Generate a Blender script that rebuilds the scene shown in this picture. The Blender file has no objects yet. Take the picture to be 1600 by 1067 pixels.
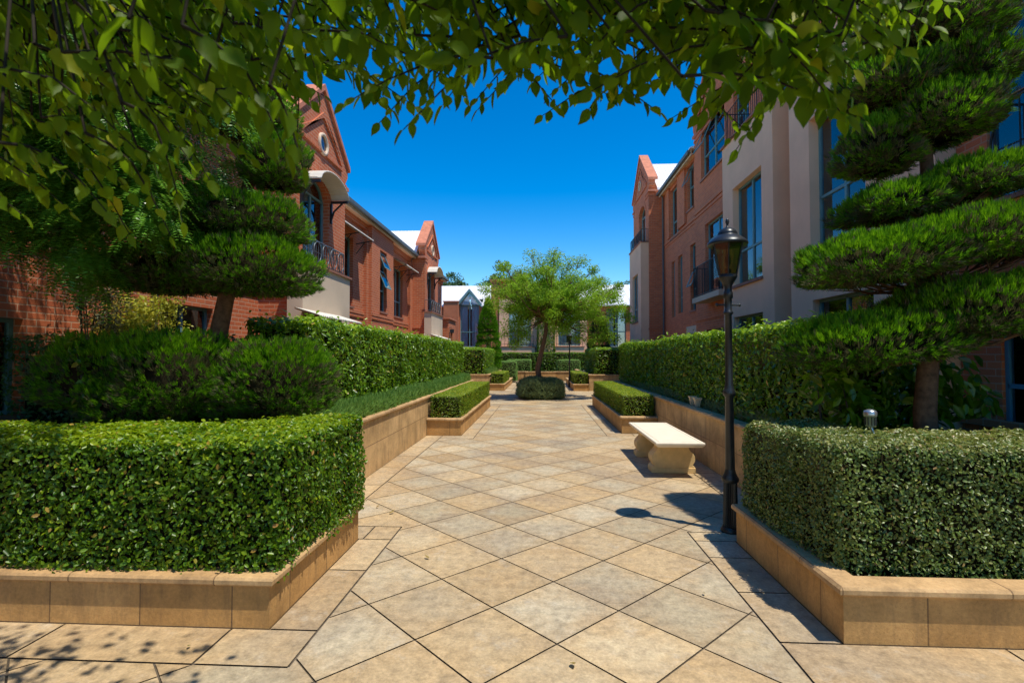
import bpy, math, random
import numpy as np
from math import sin, cos, pi, radians, sqrt, atan2
from mathutils import Vector, Matrix
random.seed(7); RNG = np.random.default_rng(11)
S = bpy.context.scene
C = S.collection
SUN = Vector((.30, -.20, 1)).normalized()

# ------------------------------------------------------------------ materials
def mat(name):
    m = bpy.data.materials.new(name); m.use_nodes = True
    nt = m.node_tree; nt.nodes.clear()
    out = nt.nodes.new('ShaderNodeOutputMaterial')
    return m, nt, out
def N(nt, t, **kw):
    n = nt.nodes.new('ShaderNode' + t)
    for k, v in kw.items():
        if k in n.inputs: n.inputs[k].default_value = v
        else: setattr(n, k, v)
    return n
def ramp(nt, fac, stops):
    r = nt.nodes.new('ShaderNodeValToRGB'); e = r.color_ramp.elements
    while len(e) < len(stops): e.new(.5)
    for i, (p, c) in enumerate(stops):
        e[i].position = p; e[i].color = (*c, 1)
    nt.links.new(fac, r.inputs[0]); return r.outputs[0]
def mix(nt, fac, a, b, mode='MIX'):
    n = nt.nodes.new('ShaderNodeMix'); n.data_type = 'RGBA'; n.blend_type = mode
    for inp, v in ((n.inputs[0], fac), (n.inputs[6], a), (n.inputs[7], b)):
        if isinstance(v, bpy.types.NodeSocket): nt.links.new(v, inp)
        elif isinstance(v, tuple): inp.default_value = (*v, 1)
        else: inp.default_value = v
    return n.outputs[2]
def noise(nt, scale, detail=4, vec=None, rough=.55):
    n = N(nt, 'TexNoise'); n.inputs['Scale'].default_value = scale; n.inputs['Detail'].default_value = detail
    n.inputs['Roughness'].default_value = rough
    if vec is not None: nt.links.new(vec, n.inputs['Vector'])
    return n.outputs['Fac']
def world_pos(nt): return N(nt, 'NewGeometry').outputs['Position']
def bump(nt, h, strength=.3, dist=.01):
    b = N(nt, 'Bump'); b.inputs['Strength'].default_value = strength; b.inputs['Distance'].default_value = dist
    nt.links.new(h, b.inputs['Height']); return b.outputs[0]
def finish(nt, out, col, rough=.8, bmp=None, metallic=0, spec=.5):
    p = N(nt, 'BsdfPrincipled'); p.inputs['Roughness'].default_value = rough; p.inputs['Metallic'].default_value = metallic
    p.inputs['Specular IOR Level'].default_value = spec
    if isinstance(col, tuple): p.inputs['Base Color'].default_value = (*col, 1)
    else: nt.links.new(col, p.inputs['Base Color'])
    if bmp is not None: nt.links.new(bmp, p.inputs['Normal'])
    nt.links.new(p.outputs[0], out.inputs[0]); return p

def plain(name, c, rough=.6, metallic=0, var=.15, spec=.5, nscale=6):
    m, nt, out = mat(name); w = world_pos(nt)
    f = noise(nt, nscale, 5, w)
    col = ramp(nt, f, [(.3, tuple(x*(1-var) for x in c)), (.7, tuple(min(1, x*(1+var)) for x in c))])
    b = bump(nt, noise(nt, 90, 3, w), .15, .004)
    finish(nt, out, col, rough, b, metallic, spec); return m

def brick(name, c1, c2, mortar, dirt=.25):
    m, nt, out = mat(name)
    uv = N(nt, 'UVMap'); w = world_pos(nt)
    t = N(nt, 'TexBrick'); nt.links.new(uv.outputs[0], t.inputs['Vector'])
    t.inputs['Scale'].default_value = 1; t.inputs['Brick Width'].default_value = .24; t.inputs['Row Height'].default_value = .086
    t.inputs['Mortar Size'].default_value = .0085; t.inputs['Mortar Smooth'].default_value = .3; t.inputs['Bias'].default_value = 0
    t.inputs['Color1'].default_value = (*c1, 1); t.inputs['Color2'].default_value = (*c2, 1); t.inputs['Mortar'].default_value = (*mortar, 1)
    f = noise(nt, 1.3, 6, w)
    col = mix(nt, ramp(nt, f, [(.35, (0,)*3), (.75, (dirt,)*3)]), t.outputs[0], tuple(x*.45 for x in c1))
    g = noise(nt, 60, 3, w)
    col = mix(nt, .35, col, ramp(nt, g, [(.3, (.35,)*3), (.7, (.65,)*3)]), 'OVERLAY')
    h = N(nt, 'Math', operation='MULTIPLY'); nt.links.new(t.outputs['Fac'], h.inputs[0]); h.inputs[1].default_value = -1
    finish(nt, out, col, .85, bump(nt, h.outputs[0], .6, .008)); return m

def stone(name, c1, c2, pw, ph, joint=(.17, .10, .05), oy=0.0):
    m, nt, out = mat(name)
    uv = N(nt, 'UVMap'); w = world_pos(nt)
    mp = N(nt, 'Mapping'); nt.links.new(uv.outputs[0], mp.inputs[0]); mp.inputs['Location'].default_value = (0.13, oy, 0)
    t = N(nt, 'TexBrick'); nt.links.new(mp.outputs[0], t.inputs['Vector']); t.offset = 0
    t.inputs['Scale'].default_value = 1; t.inputs['Brick Width'].default_value = pw; t.inputs['Row Height'].default_value = ph
    t.inputs['Mortar Size'].default_value = .005; t.inputs['Mortar Smooth'].default_value = .2
    t.inputs['Color1'].default_value = (*c1, 1); t.inputs['Color2'].default_value = (*c2, 1); t.inputs['Mortar'].default_value = (*joint, 1)
    f = noise(nt, 2.6, 8, w, .65)
    col = mix(nt, ramp(nt, f, [(.38, (.0,)*3), (.66, (.75,)*3)]), t.outputs[0], tuple(x*.55 for x in c2))
    ms_ = N(nt, 'Mapping'); nt.links.new(w, ms_.inputs[0]); ms_.inputs['Scale'].default_value = (7, 7, 1.3)
    sk = noise(nt, 1.6, 6, ms_.outputs[0], .7)
    col = mix(nt, ramp(nt, sk, [(.5, (0,)*3), (.72, (.5,)*3)]), col, (.20, .12, .06))
    g = noise(nt, 45, 4, w, .7)
    col = mix(nt, .45, col, ramp(nt, g, [(.3, (.3,)*3), (.7, (.66,)*3)]), 'OVERLAY')
    pits = noise(nt, 130, 2, w)
    col = mix(nt, ramp(nt, pits, [(.66, (0,)*3), (.74, (.6,)*3)]), col, (.12, .07, .03))
    h = N(nt, 'Math', operation='MULTIPLY'); nt.links.new(t.outputs['Fac'], h.inputs[0]); h.inputs[1].default_value = -2
    a = N(nt, 'Math', operation='ADD'); nt.links.new(h.outputs[0], a.inputs[0]); nt.links.new(g, a.inputs[1])
    finish(nt, out, col, .8, bump(nt, a.outputs[0], .35, .006), spec=.3); return m

def leafmat(name, dark, mid, light, rough=.38, trans=.28, tcol=None, patch=1.4, spec=.5, acc=None):
    m, nt, out = mat(name)
    r = N(nt, 'NewGeometry').outputs['Random Per Island']; w = world_pos(nt)
    st = [(0, dark), (.5, mid), (.93, light)]
    if acc: st += [(.965, light), (.98, acc)]
    c = ramp(nt, r, st)
    f = noise(nt, patch, 3, w)
    c = mix(nt, ramp(nt, f, [(.35, (0,)*3), (.7, (.55,)*3)]), c, light)
    p = N(nt, 'BsdfPrincipled'); p.inputs['Roughness'].default_value = rough; p.inputs['Specular IOR Level'].default_value = spec
    nt.links.new(c, p.inputs['Base Color'])
    t = N(nt, 'BsdfTranslucent')
    tc = tcol or tuple(min(1, x*1.6) for x in light)
    nt.links.new(mix(nt, .6, c, tc), t.inputs[0])
    ms = N(nt, 'MixShader'); ms.inputs[0].default_value = trans
    nt.links.new(p.outputs[0], ms.inputs[1]); nt.links.new(t.outputs[0], ms.inputs[2]); nt.links.new(ms.outputs[0], out.inputs[0])
    return m

M = {}
M['brickL'] = brick('warm_red_brick', (.60, .155, .05), (.50, .115, .038), (.56, .33, .20))
M['brickR'] = brick('deep_red_brick', (.70, .19, .065), (.55, .135, .05), (.55, .28, .17))
M['brickcap'] = plain('brick_coping', (.55, .19, .10), .8, var=.2)
M['render'] = plain('cream_render', (.90, .54, .325), .85, var=.07, nscale=1.5)
M['renderL'] = plain('pale_cream_render', (.64, .50, .36), .85, var=.07, nscale=1.5)
M['sill'] = plain('terracotta_sill', (.30, .13, .08), .7)
M['gutter'] = plain('grey_gutter', (.10, .11, .11), .5)
M['teal'] = plain('teal_window_frame', (.13, .27, .27), .45, var=.1)
M['blueframe'] = plain('blue_window_frame', (.06, .22, .33), .45, var=.1)
M['metalroof'] = plain('white_metal_roof', (.80, .80, .80), .45, var=.05)
M['awning'] = plain('cream_metal_awning', (.66, .62, .53), .5, var=.06)
M['iron'] = plain('black_iron', (.022, .026, .03), .42, .3, var=.2)
M['lamp'] = plain('bronze_black_paint', (.03, .034, .036), .35, .4, var=.25)
M['steel'] = plain('brushed_steel', (.45, .48, .50), .3, .8, var=.2)
M['curtain'] = plain('pale_curtain', (.72, .76, .80), .9, var=.05)
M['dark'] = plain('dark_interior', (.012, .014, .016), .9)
M['soil'] = plain('dark_soil', (.05, .035, .022), .95, var=.4, nscale=30)
M['bark'] = plain('brown_bark', (.16, .085, .045), .9, var=.45, nscale=22)
M['barkdk'] = plain('dark_bark', (.055, .04, .028), .9, var=.4, nscale=22)
M['twig'] = plain('dark_twig', (.022, .017, .011), .9, var=.4, spec=.2)
M['core'] = plain('twigs_and_core_shade', (.022, .018, .009), 1.0, var=.4, spec=.05)  # loose twigs, and dark cores that paint in the shaded foliage interior
M['wall'] = stone('sandstone_planter', (.64, .37, .135), (.56, .305, .10), .60, 3.0)
M['rwall'] = stone('sandstone_retaining', (.68, .45, .21), (.60, .38, .165), .60, .44, oy=.02)
M['coping'] = stone('sandstone_coping', (.62, .40, .19), (.54, .33, .15), .95, 5.0, oy=.5)
M['bench'] = plain('cast_sandstone', (.70, .49, .22), .75, var=.12, nscale=9)
M['benchtop'] = plain('pale_cast_stone', (.78, .68, .52), .7, var=.06, nscale=9)
M['pot'] = plain('cream_pot', (.62, .50, .32), .7)
def glassmat(name, tint, gl, rgh=.02):
    m, nt, out = mat(name)
    g = N(nt, 'BsdfGlossy'); g.inputs['Roughness'].default_value = rgh; g.inputs['Color'].default_value = (.9, .95, 1, 1)
    t = N(nt, 'BsdfTransparent'); t.inputs[0].default_value = (*tint, 1)
    fr = N(nt, 'Fresnel'); fr.inputs[0].default_value = 1.5
    a = N(nt, 'Math', operation='ADD', use_clamp=True); nt.links.new(fr.outputs[0], a.inputs[0]); a.inputs[1].default_value = gl
    ms = N(nt, 'MixShader'); nt.links.new(a.outputs[0], ms.inputs[0]); nt.links.new(t.outputs[0], ms.inputs[1]); nt.links.new(g.outputs[0], ms.inputs[2])
    nt.links.new(ms.outputs[0], out.inputs[0]); return m
M['glass'] = glassmat('window_glass', (.9, .95, .97), .07)
M['railgrey'] = plain('weathered_grey_iron', (.11, .13, .14), .4, .3, var=.2)
M['smoke'] = glassmat('smoky_lantern_glass', (.42, .40, .18), .04, .15)

# leaves
M['hedgeL'] = leafmat('glossy_hedge_leaf', (.012, .050, .003), (.040, .125, .005), (.15, .26, .010), .36, .30, (.35, .6, .01), spec=.35, acc=(.40, .20, .05))
M['hedgeR'] = leafmat('greyed_hedge_leaf', (.020, .058, .008), (.070, .140, .020), (.21, .27, .055), .38, .2, (.32, .42, .05), spec=.5, acc=(.34, .17, .08))
M['box'] = leafmat('box_hedge_leaf', (.025, .075, .004), (.07, .15, .008), (.20, .28, .015), .45, .3, (.4, .55, .02), spec=.3, acc=(.4, .2, .05))
M['laurel'] = leafmat('laurel_leaf', (.016, .060, .003), (.048, .14, .005), (.17, .30, .010), .32, .3, (.35, .65, .02), spec=.45, acc=(.45, .30, .05))
M['rose'] = leafmat('rosemary_leaf', (.07, .17, .025), (.13, .27, .04), (.22, .38, .07), .6, .35)
M['sage'] = leafmat('grey_green_leaf', (.08, .13, .045), (.15, .21, .08), (.26, .33, .14), .6, .3)
M['juni'] = leafmat('juniper_leaf', (.014, .060, .002), (.048, .155, .005), (.14, .33, .010), .6, .25, (.2, .55, .01), spec=.15, patch=3.5, acc=(.16, .12, .05))
M['junid'] = leafmat('deep_juniper_leaf', (.016, .050, .010), (.035, .095, .015), (.08, .17, .025), .55, .2, acc=(.12, .09, .04))
M['feather'] = leafmat('pinnate_leaf', (.018, .075, .005), (.055, .18, .012), (.18, .40, .035), .3, .36, (.3, .6, .05), spec=.7)
M['locust'] = leafmat('locust_leaf', (.07, .18, .010), (.16, .33, .018), (.34, .52, .035), .5, .42, (.5, .8, .04), spec=.2)
M['far'] = leafmat('far_tree_leaf', (.03, .08, .025), (.05, .12, .035), (.09, .18, .05), .6, .2)
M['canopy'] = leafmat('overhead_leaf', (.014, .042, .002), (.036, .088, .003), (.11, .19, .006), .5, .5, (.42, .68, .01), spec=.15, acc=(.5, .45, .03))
M['yellow'] = leafmat('yellow_green_leaf', (.16, .25, .015), (.34, .40, .03), (.55, .52, .05), .5, .35)
M['olive'] = leafmat('olive_leaf', (.07, .08, .03), (.13, .14, .06), (.22, .22, .10), .6, .2)
M['hedgeLt'] = leafmat('lit_top_growth_leaf', (.06, .15, .004), (.15, .27, .008), (.34, .42, .015), .36, .35, (.5, .7, .01), spec=.4, acc=(.45, .25, .06))  # young-growth tone for hedge tops, with sunlight painted into the colour
M['hedgeRt'] = leafmat('lit_top_growth_grey_leaf', (.07, .12, .02), (.16, .20, .045), (.32, .32, .09), .38, .25, (.4, .45, .08), spec=.5, acc=(.40, .22, .10))  # paler leaves for the right hedge top, sunlit look painted in
M['laurelt'] = leafmat('laurel_lit_top_leaf', (.06, .18, .004), (.16, .32, .008), (.36, .50, .016), .3, .35, (.45, .7, .04), spec=.6)  # yellower laurel leaves for the tops, sun put into the colour
M['boxt'] = leafmat('box_lit_top_leaf', (.08, .16, .006), (.18, .28, .010), (.36, .42, .02), .4, .35, (.5, .6, .05), acc=(.45, .24, .05))  # lighter box leaves for the tops, sun put into the colour
M['junit'] = leafmat('juniper_lit_top', (.05, .16, .004), (.12, .29, .006), (.24, .44, .012), .55, .35, (.3, .7, .01), spec=.15)  # brighter needles for upward faces, top light painted in
M['juniold'] = leafmat('juniper_side_needles', (.03, .05, .015), (.075, .085, .03), (.14, .13, .06), .7, .15, spec=.15, acc=(.20, .13, .07))  # duller brown-grey needles, mostly on the pad sides
M['dry'] = leafmat('dry_leaf', (.25, .13, .04), (.34, .22, .06), (.30, .32, .06), .6, .2)

# ------------------------------------------------------------------ mesh helpers
def wloc(o):
    v = Vector((0, 0, 0))
    while o is not None: v += Vector(o.location); o = o.parent
    return v
def mk(name, V, groups, mats, parent=None, loc=None, uv=False, smooth=False):
    """V: (n,3) world coords; groups: list of (faces (m,k) array, mat index)"""
    V = np.asarray(V, dtype=np.float32)
    off = wloc(parent) if parent is not None else Vector(loc or (0, 0, 0))
    loops = np.concatenate([np.asarray(f, dtype=np.int32).ravel() for f, _ in groups])
    tot = np.concatenate([np.full(len(f), np.asarray(f).shape[1], dtype=np.int32) for f, _ in groups])
    mi = np.concatenate([np.full(len(f), i, dtype=np.int32) for f, i in groups])
    start = np.concatenate([[0], np.cumsum(tot)[:-1]]).astype(np.int32)
    me = bpy.data.meshes.new(name)
    me.vertices.add(len(V)); me.loops.add(len(loops)); me.polygons.add(len(tot))
    me.vertices.foreach_set('co', (V - np.array(off, dtype=np.float32)).ravel())
    me.loops.foreach_set('vertex_index', loops)
    me.polygons.foreach_set('loop_start', start); me.polygons.foreach_set('loop_total', tot)
    me.polygons.foreach_set('material_index', mi)
    me.update(calc_edges=True)
    for m in mats: me.materials.append(m)
    o = bpy.data.objects.new(name, me); C.objects.link(o)
    if parent is not None: o.parent = parent
    else: o.location = off
    if smooth: me.polygons.foreach_set('use_smooth', np.ones(len(tot), dtype=bool))
    return o
def tag(o, label=None, cat=None, group=None, kind=None):
    if label: o['label'] = label
    if cat: o['category'] = cat
    if group: o['group'] = group
    if kind: o['kind'] = kind
    return o
def thing(name, label, cat, loc=(0, 0, 0), group=None):
    o = bpy.data.objects.new(name, None); C.objects.link(o); o.location = loc; o.empty_display_size = .2
    return tag(o, label, cat, group)
def dup(o, loc=None, label=None, parent=None):
    c = o.copy(); C.objects.link(c)
    if parent is not None: c.parent = parent
    if loc is not None: c.location = loc
    if label: c['label'] = label
    for ch in [x for x in C.objects if x.parent == o]: dup(ch, parent=c)
    return c

class MB:
    def __init__(s): s.v = []; s.f = []; s.sm = []
    def add(s, vs, fs, smooth=False):
        b = len(s.v); s.v += [tuple(map(float, p)) for p in vs]
        for f in fs: s.f.append([b+i for i in f]); s.sm.append(smooth)
        return s
    def box(s, x0, x1, y0, y1, z0, z1):
        if x0 > x1: x0, x1 = x1, x0
        if y0 > y1: y0, y1 = y1, y0
        if z0 > z1: z0, z1 = z1, z0
        return s.add([(x0,y0,z0),(x1,y0,z0),(x1,y1,z0),(x0,y1,z0),(x0,y0,z1),(x1,y0,z1),(x1,y1,z1),(x0,y1,z1)],
              [(0,3,2,1),(4,5,6,7),(0,1,5,4),(1,2,6,5),(2,3,7,6),(3,0,4,7)])
    def prism(s, pts, a, b, axis='x', smooth=False):
        """pts 2D outline in the two other axes (x: (y,z), y: (x,z), z: (x,y)), extruded from a to b"""
        def P(p, t): return {'x': (t, p[0], p[1]), 'y': (p[0], t, p[1]), 'z': (p[0], p[1], t)}[axis]
        n = len(pts)
        area = sum(pts[i][0]*pts[(i+1) % n][1]-pts[(i+1) % n][0]*pts[i][1] for i in range(n))
        if (area < 0): pts = pts[::-1]
        if a > b: a, b = b, a
        vs = [P(p, a) for p in pts]+[P(p, b) for p in pts]
        flip = axis == 'y'
        cap0 = list(range(n))[::-1]; cap1 = [n+i for i in range(n)]
        sides = [(i, (i+1) % n, n+(i+1) % n, n+i) for i in range(n)]
        if flip: cap0 = cap0[::-1]; cap1 = cap1[::-1]; sides = [x[::-1] for x in sides]
        bse = len(s.v); s.v += vs
        for f in (cap0, cap1): s.f.append([bse+i for i in f]); s.sm.append(False)
        for f in sides: s.f.append([bse+i for i in f]); s.sm.append(smooth)
        return s
    def tube(s, path, rad, n=8, cap=True):
        path = [Vector(p) for p in path]; m = len(path)
        if not hasattr(rad, '__len__'): rad = [rad]*m
        vs = []; up = Vector((0.13, .21, .97))
        for i, p in enumerate(path):
            d = (path[min(i+1, m-1)]-path[max(i-1, 0)]).normalized()
            if abs(d.dot(up)) > .95: up = Vector((.9, .3, .1))
            a = d.cross(up).normalized(); b = d.cross(a)
            for k in range(n):
                t = 2*pi*k/n; vs.append(p+(a*cos(t)+b*sin(t))*rad[i])
        fs = [(i*n+k, i*n+(k+1) % n, (i+1)*n+(k+1) % n, (i+1)*n+k) for i in range(m-1) for k in range(n)]
        s.add(vs, fs, True)
        if cap: s.add([vs[k] for k in range(n)], [tuple(range(n))]); s.add(vs[-n:], [tuple(range(n))[::-1]])
        return s
    def lathe(s, prof, c, n=20, smooth=True):
        vs = [(c[0]+r*cos(2*pi*(k+.5)/n), c[1]+r*sin(2*pi*(k+.5)/n), c[2]+z) for r, z in prof for k in range(n)]
        fs = [(i*n+k, i*n+(k+1) % n, (i+1)*n+(k+1) % n, (i+1)*n+k) for i in range(len(prof)-1) for k in range(n)]
        return s.add(vs, fs, smooth)
    def sweep(s, path, prof, closed=False):
        """path 2D (x,y); prof list of (offset to the left of travel, z)"""
        n = len(path); m = len(prof); vs = []
        for i in range(n):
            p = Vector(path[i])
            d0 = (p-Vector(path[i-1])).normalized() if (i > 0 or closed) else None
            d1 = (Vector(path[(i+1) % n])-p).normalized() if (i < n-1 or closed) else None
            if d0 is None: d0 = d1
            if d1 is None: d1 = d0
            n0 = Vector((-d0.y, d0.x)); n1 = Vector((-d1.y, d1.x)); b = (n0+n1).normalized(); k = 1/max(.2, b.dot(n0))
            for o, z in prof: q = p+b*(o*k); vs.append((q.x, q.y, z))
        R = n if closed else n-1
        fs = [(i*m+j, i*m+(j+1) % m, ((i+1) % n)*m+(j+1) % m, ((i+1) % n)*m+j) for i in range(R) for j in range(m)]
        s.add(vs, fs)
        if not closed: s.add(vs[:m], [tuple(range(m))[::-1]]); s.add(vs[-m:], [tuple(range(m))])
        return s
    def build(s, name, m, parent=None, loc=None, uv=True):
        off = wloc(parent) if parent is not None else Vector(loc or (0, 0, 0))
        me = bpy.data.meshes.new(name)
        me.from_pydata([tuple(Vector(p)-off) for p in s.v], [], s.f)
        me.materials.append(m)
        me.polygons.foreach_set('use_smooth', s.sm)
        me.update()
        if uv:
            l = me.uv_layers.new(name='UVMap')
            for p in me.polygons:
                nx, ny, nz = map(abs, p.normal)
                for li in p.loop_indices:
                    v = s.v[me.loops[li].vertex_index]
                    l.data[li].uv = ((v[1], v[2]) if nx >= ny and nx >= nz else (v[0], v[2]) if ny >= nz else (v[0], v[1]))
        o = bpy.data.objects.new(name, me); C.objects.link(o)
        if parent is not None: o.parent = parent
        else: o.location = off
        return o

# ------------------------------------------------------------------ foliage
def nrmz(a): return a/np.maximum(np.linalg.norm(a, axis=-1, keepdims=True), 1e-9)
def rand_unit(n): return nrmz(RNG.normal(size=(n, 3)))
def leaves(P, Nn, L, asp=.5, jit=.6, fold=.18, hexa=False, direc=None):
    """leaf blades at P facing Nn (plus jitter); returns verts, faces"""
    n = len(P); nn = nrmz(Nn+rand_unit(n)*jit)
    t = rand_unit(n) if direc is None else direc+rand_unit(n)*.25
    t = nrmz(t-nn*np.sum(t*nn, 1, keepdims=True)); b = np.cross(nn, t)
    L = (np.asarray(L)*np.ones(n))[:, None]; W = L*asp
    if hexa:
        pr = [(-.5, 0, 0), (-.22, .42, .9), (.15, .46, 1), (.5, 0, -.25), (.15, -.46, 1), (-.22, -.42, .9)]
        V = np.stack([P+t*L*a+b*W*c+nn*W*fold*h for a, c, h in pr], 1).reshape(-1, 3)
        i = np.arange(n)[:, None]*6
        F = np.concatenate([i+np.array([[0, 3, 2, 1]]), i+np.array([[0, 5, 4, 3]])])
    else:
        pr = [(-.5, 0, 0), (-.02, .5, 1), (.5, 0, -.2), (-.02, -.5, 1)]
        V = np.stack([P+t*L*a+b*W*c+nn*W*fold*h for a, c, h in pr], 1).reshape(-1, 3)
        i = np.arange(n)[:, None]*4
        F = i+np.array([[0, 1, 2, 3]])
    return V, F
def ovate(P, T, Nn, L, W, curl=.12):
    """near leaves: pointed ovate blades of 11 verts, base at P growing along T"""
    n = len(P); t = nrmz(T); nn = nrmz(Nn-t*np.sum(Nn*t, 1, keepdims=True)); b = np.cross(nn, t)
    L = L[:, None]; W = W[:, None]
    u = [0, .12, .35, .6, .82, 1]; w = [0, .30, .5, .40, .17, 0]
    mid = [P+t*L*a-nn*L*curl*a*a for a in u]
    V = mid+[mid[k]+b*W*w[k]+nn*W*.13 for k in (1, 2, 3, 4)]+[mid[k]-b*W*w[k]+nn*W*.13 for k in (1, 2, 3, 4)]
    V = np.stack(V, 1).reshape(-1, 3); i = np.arange(n)[:, None]*14
    q = [(1, 6, 7, 2), (2, 7, 8, 3), (3, 8, 9, 4), (10, 1, 2, 11), (11, 2, 3, 12), (12, 3, 4, 13)]
    t3 = [(0, 6, 1), (0, 1, 10), (4, 9, 5), (4, 5, 13)]
    FQ = np.concatenate([i+np.array([x]) for x in q]); FT = np.concatenate([i+np.array([x]) for x in t3])
    return V, FQ, FT
def merge(parts):
    """parts: list of (V, F, mat index)"""
    Vs = []; G = []; b = 0
    for V, F, k in parts: Vs.append(V); G.append((np.asarray(F)+b, k)); b += len(V)
    return np.concatenate(Vs), G
def mb_arrays(mb):
    tri = []
    for f in mb.f:
        for i in range(1, len(f)-1): tri.append((f[0], f[i], f[i+1]))
    return np.array(mb.v, dtype=float), np.array(tri)
def wave(P, seed=0, k=2.2):
    a = np.zeros(len(P)); r = np.random.default_rng(seed)
    for i in range(5):
        d = r.normal(size=3)*k*(1+.55*i); a += np.sin(P@d+r.uniform(0, 6))/(1+.5*i)
    return a/2.2
def box_surface(bx, n, rnd=.06, skip_bottom=True):
    x0, x1, y0, y1, z0, z1 = bx
    lo = np.array([x0, y0, z0]); hi = np.array([x1, y1, z1]); d = hi-lo
    faces = [(0, 0), (0, 1), (1, 0), (1, 1), (2, 1)]
    ar = np.array([d[1]*d[2]]*2+[d[0]*d[2]]*2+[d[0]*d[1]]); cnt = RNG.multinomial(n, ar/ar.sum())
    P = []
    for (ax, sd), c in zip(faces, cnt):
        p = lo+RNG.random((c, 3))*d; p[:, ax] = hi[ax] if sd else lo[ax]; P.append(p)
    P = np.concatenate(P)
    q = np.clip(P, lo+np.array([rnd, rnd, 0]), hi-rnd); v = P-q; Nn = nrmz(v)
    return q+Nn*rnd, Nn
def hedge(name, label, boxes, dens, L, m, asp=.5, rnd=.06, amp=.02, depth=.06, hexa=False, jit=.75, group=None, core=.07, cat='hedge', updirec=0, sprig=0, top=None):
    parts = []; G2 = []
    for bi, bx in enumerate(boxes):
        x0, x1, y0, y1, z0, z1 = bx
        area = 2*(x1-x0+y1-y0)*(z1-z0)+(x1-x0)*(y1-y0)
        n = int(area*dens)
        P, Nn = box_surface(bx, n, rnd)
        if top and dens > 1000:
            kq = (wave(P, bi+20, 8)*.8+RNG.normal(size=n)*.5 > -1.05) | (Nn[:, 2] > .6); P = P[kq]; Nn = Nn[kq]; n = len(P)
        P = P+Nn*(wave(P, bi+len(label))*amp+wave(P, bi+3, 9)*amp*.7)[:, None]-Nn*(RNG.random(n)**1.5*depth)[:, None]
        if sprig: # stray shoots
            k = RNG.random(n) < .05; P[k] += Nn[k]*(RNG.random(k.sum())*sprig)[:, None]
        P[:, 2] -= (P[:, 2] < z0+.02)*0
        Ls = L*RNG.uniform(.6, 1.25, n)
        V, F = leaves(P, Nn+np.array([0, 0, .25]), Ls, asp, jit, hexa=hexa)
        if top:
            pr = np.where(Nn[:, 2] > .6, .72, .10)*(1+.5*wave(P, 5, 3)); q = RNG.random(n) < pr  # upward faces get mostly the lighter leaves, painting a sunlit top
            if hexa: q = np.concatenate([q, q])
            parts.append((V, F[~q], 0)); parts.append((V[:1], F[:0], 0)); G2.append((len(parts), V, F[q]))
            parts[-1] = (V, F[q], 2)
        else: parts.append((V, F, 0))
        if hexa:
            q = RNG.integers(0, n, n//60); parts.append((*needles(P[q], Nn[q]+np.array([0, 0, .5]), L*1.6, .0028, 1, .5), 1))
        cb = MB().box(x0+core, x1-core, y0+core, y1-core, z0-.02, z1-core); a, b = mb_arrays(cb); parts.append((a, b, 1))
    V, G = merge(parts)
    bx = boxes[0]
    o = mk(name, V, G, [m, M['core']]+([M[top]] if top else []), loc=((bx[0]+bx[1])/2, (bx[2]+bx[3])/2, bx[4]))
    return tag(o, label, cat, group)
def needles(P, D, L, w, k, spread=.45):
    """tufts of k thin blades at P pointing along D"""
    n = len(P); P2 = np.repeat(P, k, 0); D2 = nrmz(np.repeat(D, k, 0)+rand_unit(n*k)*spread)
    P2 = P2+rand_unit(n*k)*(L*.3)
    LL = (L*RNG.uniform(.6, 1.25, n*k))[:, None]
    s = nrmz(np.cross(D2, rand_unit(n*k)))
    V = np.stack([P2-s*w*.5, P2+s*w*.5, P2+D2*LL], 1).reshape(-1, 3)
    F = np.arange(n*k*3).reshape(-1, 3)
    return V, F
def ell_points(c, r, n, seed=0, flat=.35, lump=.12, lo=.72, tilt=(0, 0)):
    """points near the surface of a lumpy pad, flattened underneath"""
    d = rand_unit(n); d = np.sign(d)*np.abs(d)**.72; d /= np.maximum(1, np.linalg.norm(d, axis=1, keepdims=True)*.88); d[:, 2] = np.where(d[:, 2] < 0, d[:, 2]*flat, d[:, 2])
    rr = (1+wave(d*2.0+np.array(c), seed, 1.6)*lump)*RNG.uniform(lo, 1.0, n)**.6
    P = d*np.array(r)*rr[:, None]
    P[:, 2] += P[:, 0]*tilt[0]+P[:, 1]*tilt[1]
    Nn = nrmz(d/np.array(r))
    return P+np.array(c), Nn
def blob_leaves(centers, radii, n, L, asp=.45, jit=1.0, squash=.8, hexa=False, droop=0):
    k = len(centers); idx = RNG.integers(0, k, n)
    c = np.array(centers)[idx]; r = np.array(radii)[idx][:, None]
    g = rand_unit(n)*(RNG.random((n, 1))**.45)*r*np.array([1, 1, squash])
    P = c+g; Nn = nrmz(g+np.array([0, 0, .5*1.0])*r)
    d = None
    if droop: d = nrmz(g*np.array([1, 1, .3])+np.array([0, 0, -droop])*r)
    return leaves(P, Nn, L*RNG.uniform(.6, 1.3, n), asp, jit, hexa=hexa, direc=d)
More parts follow.
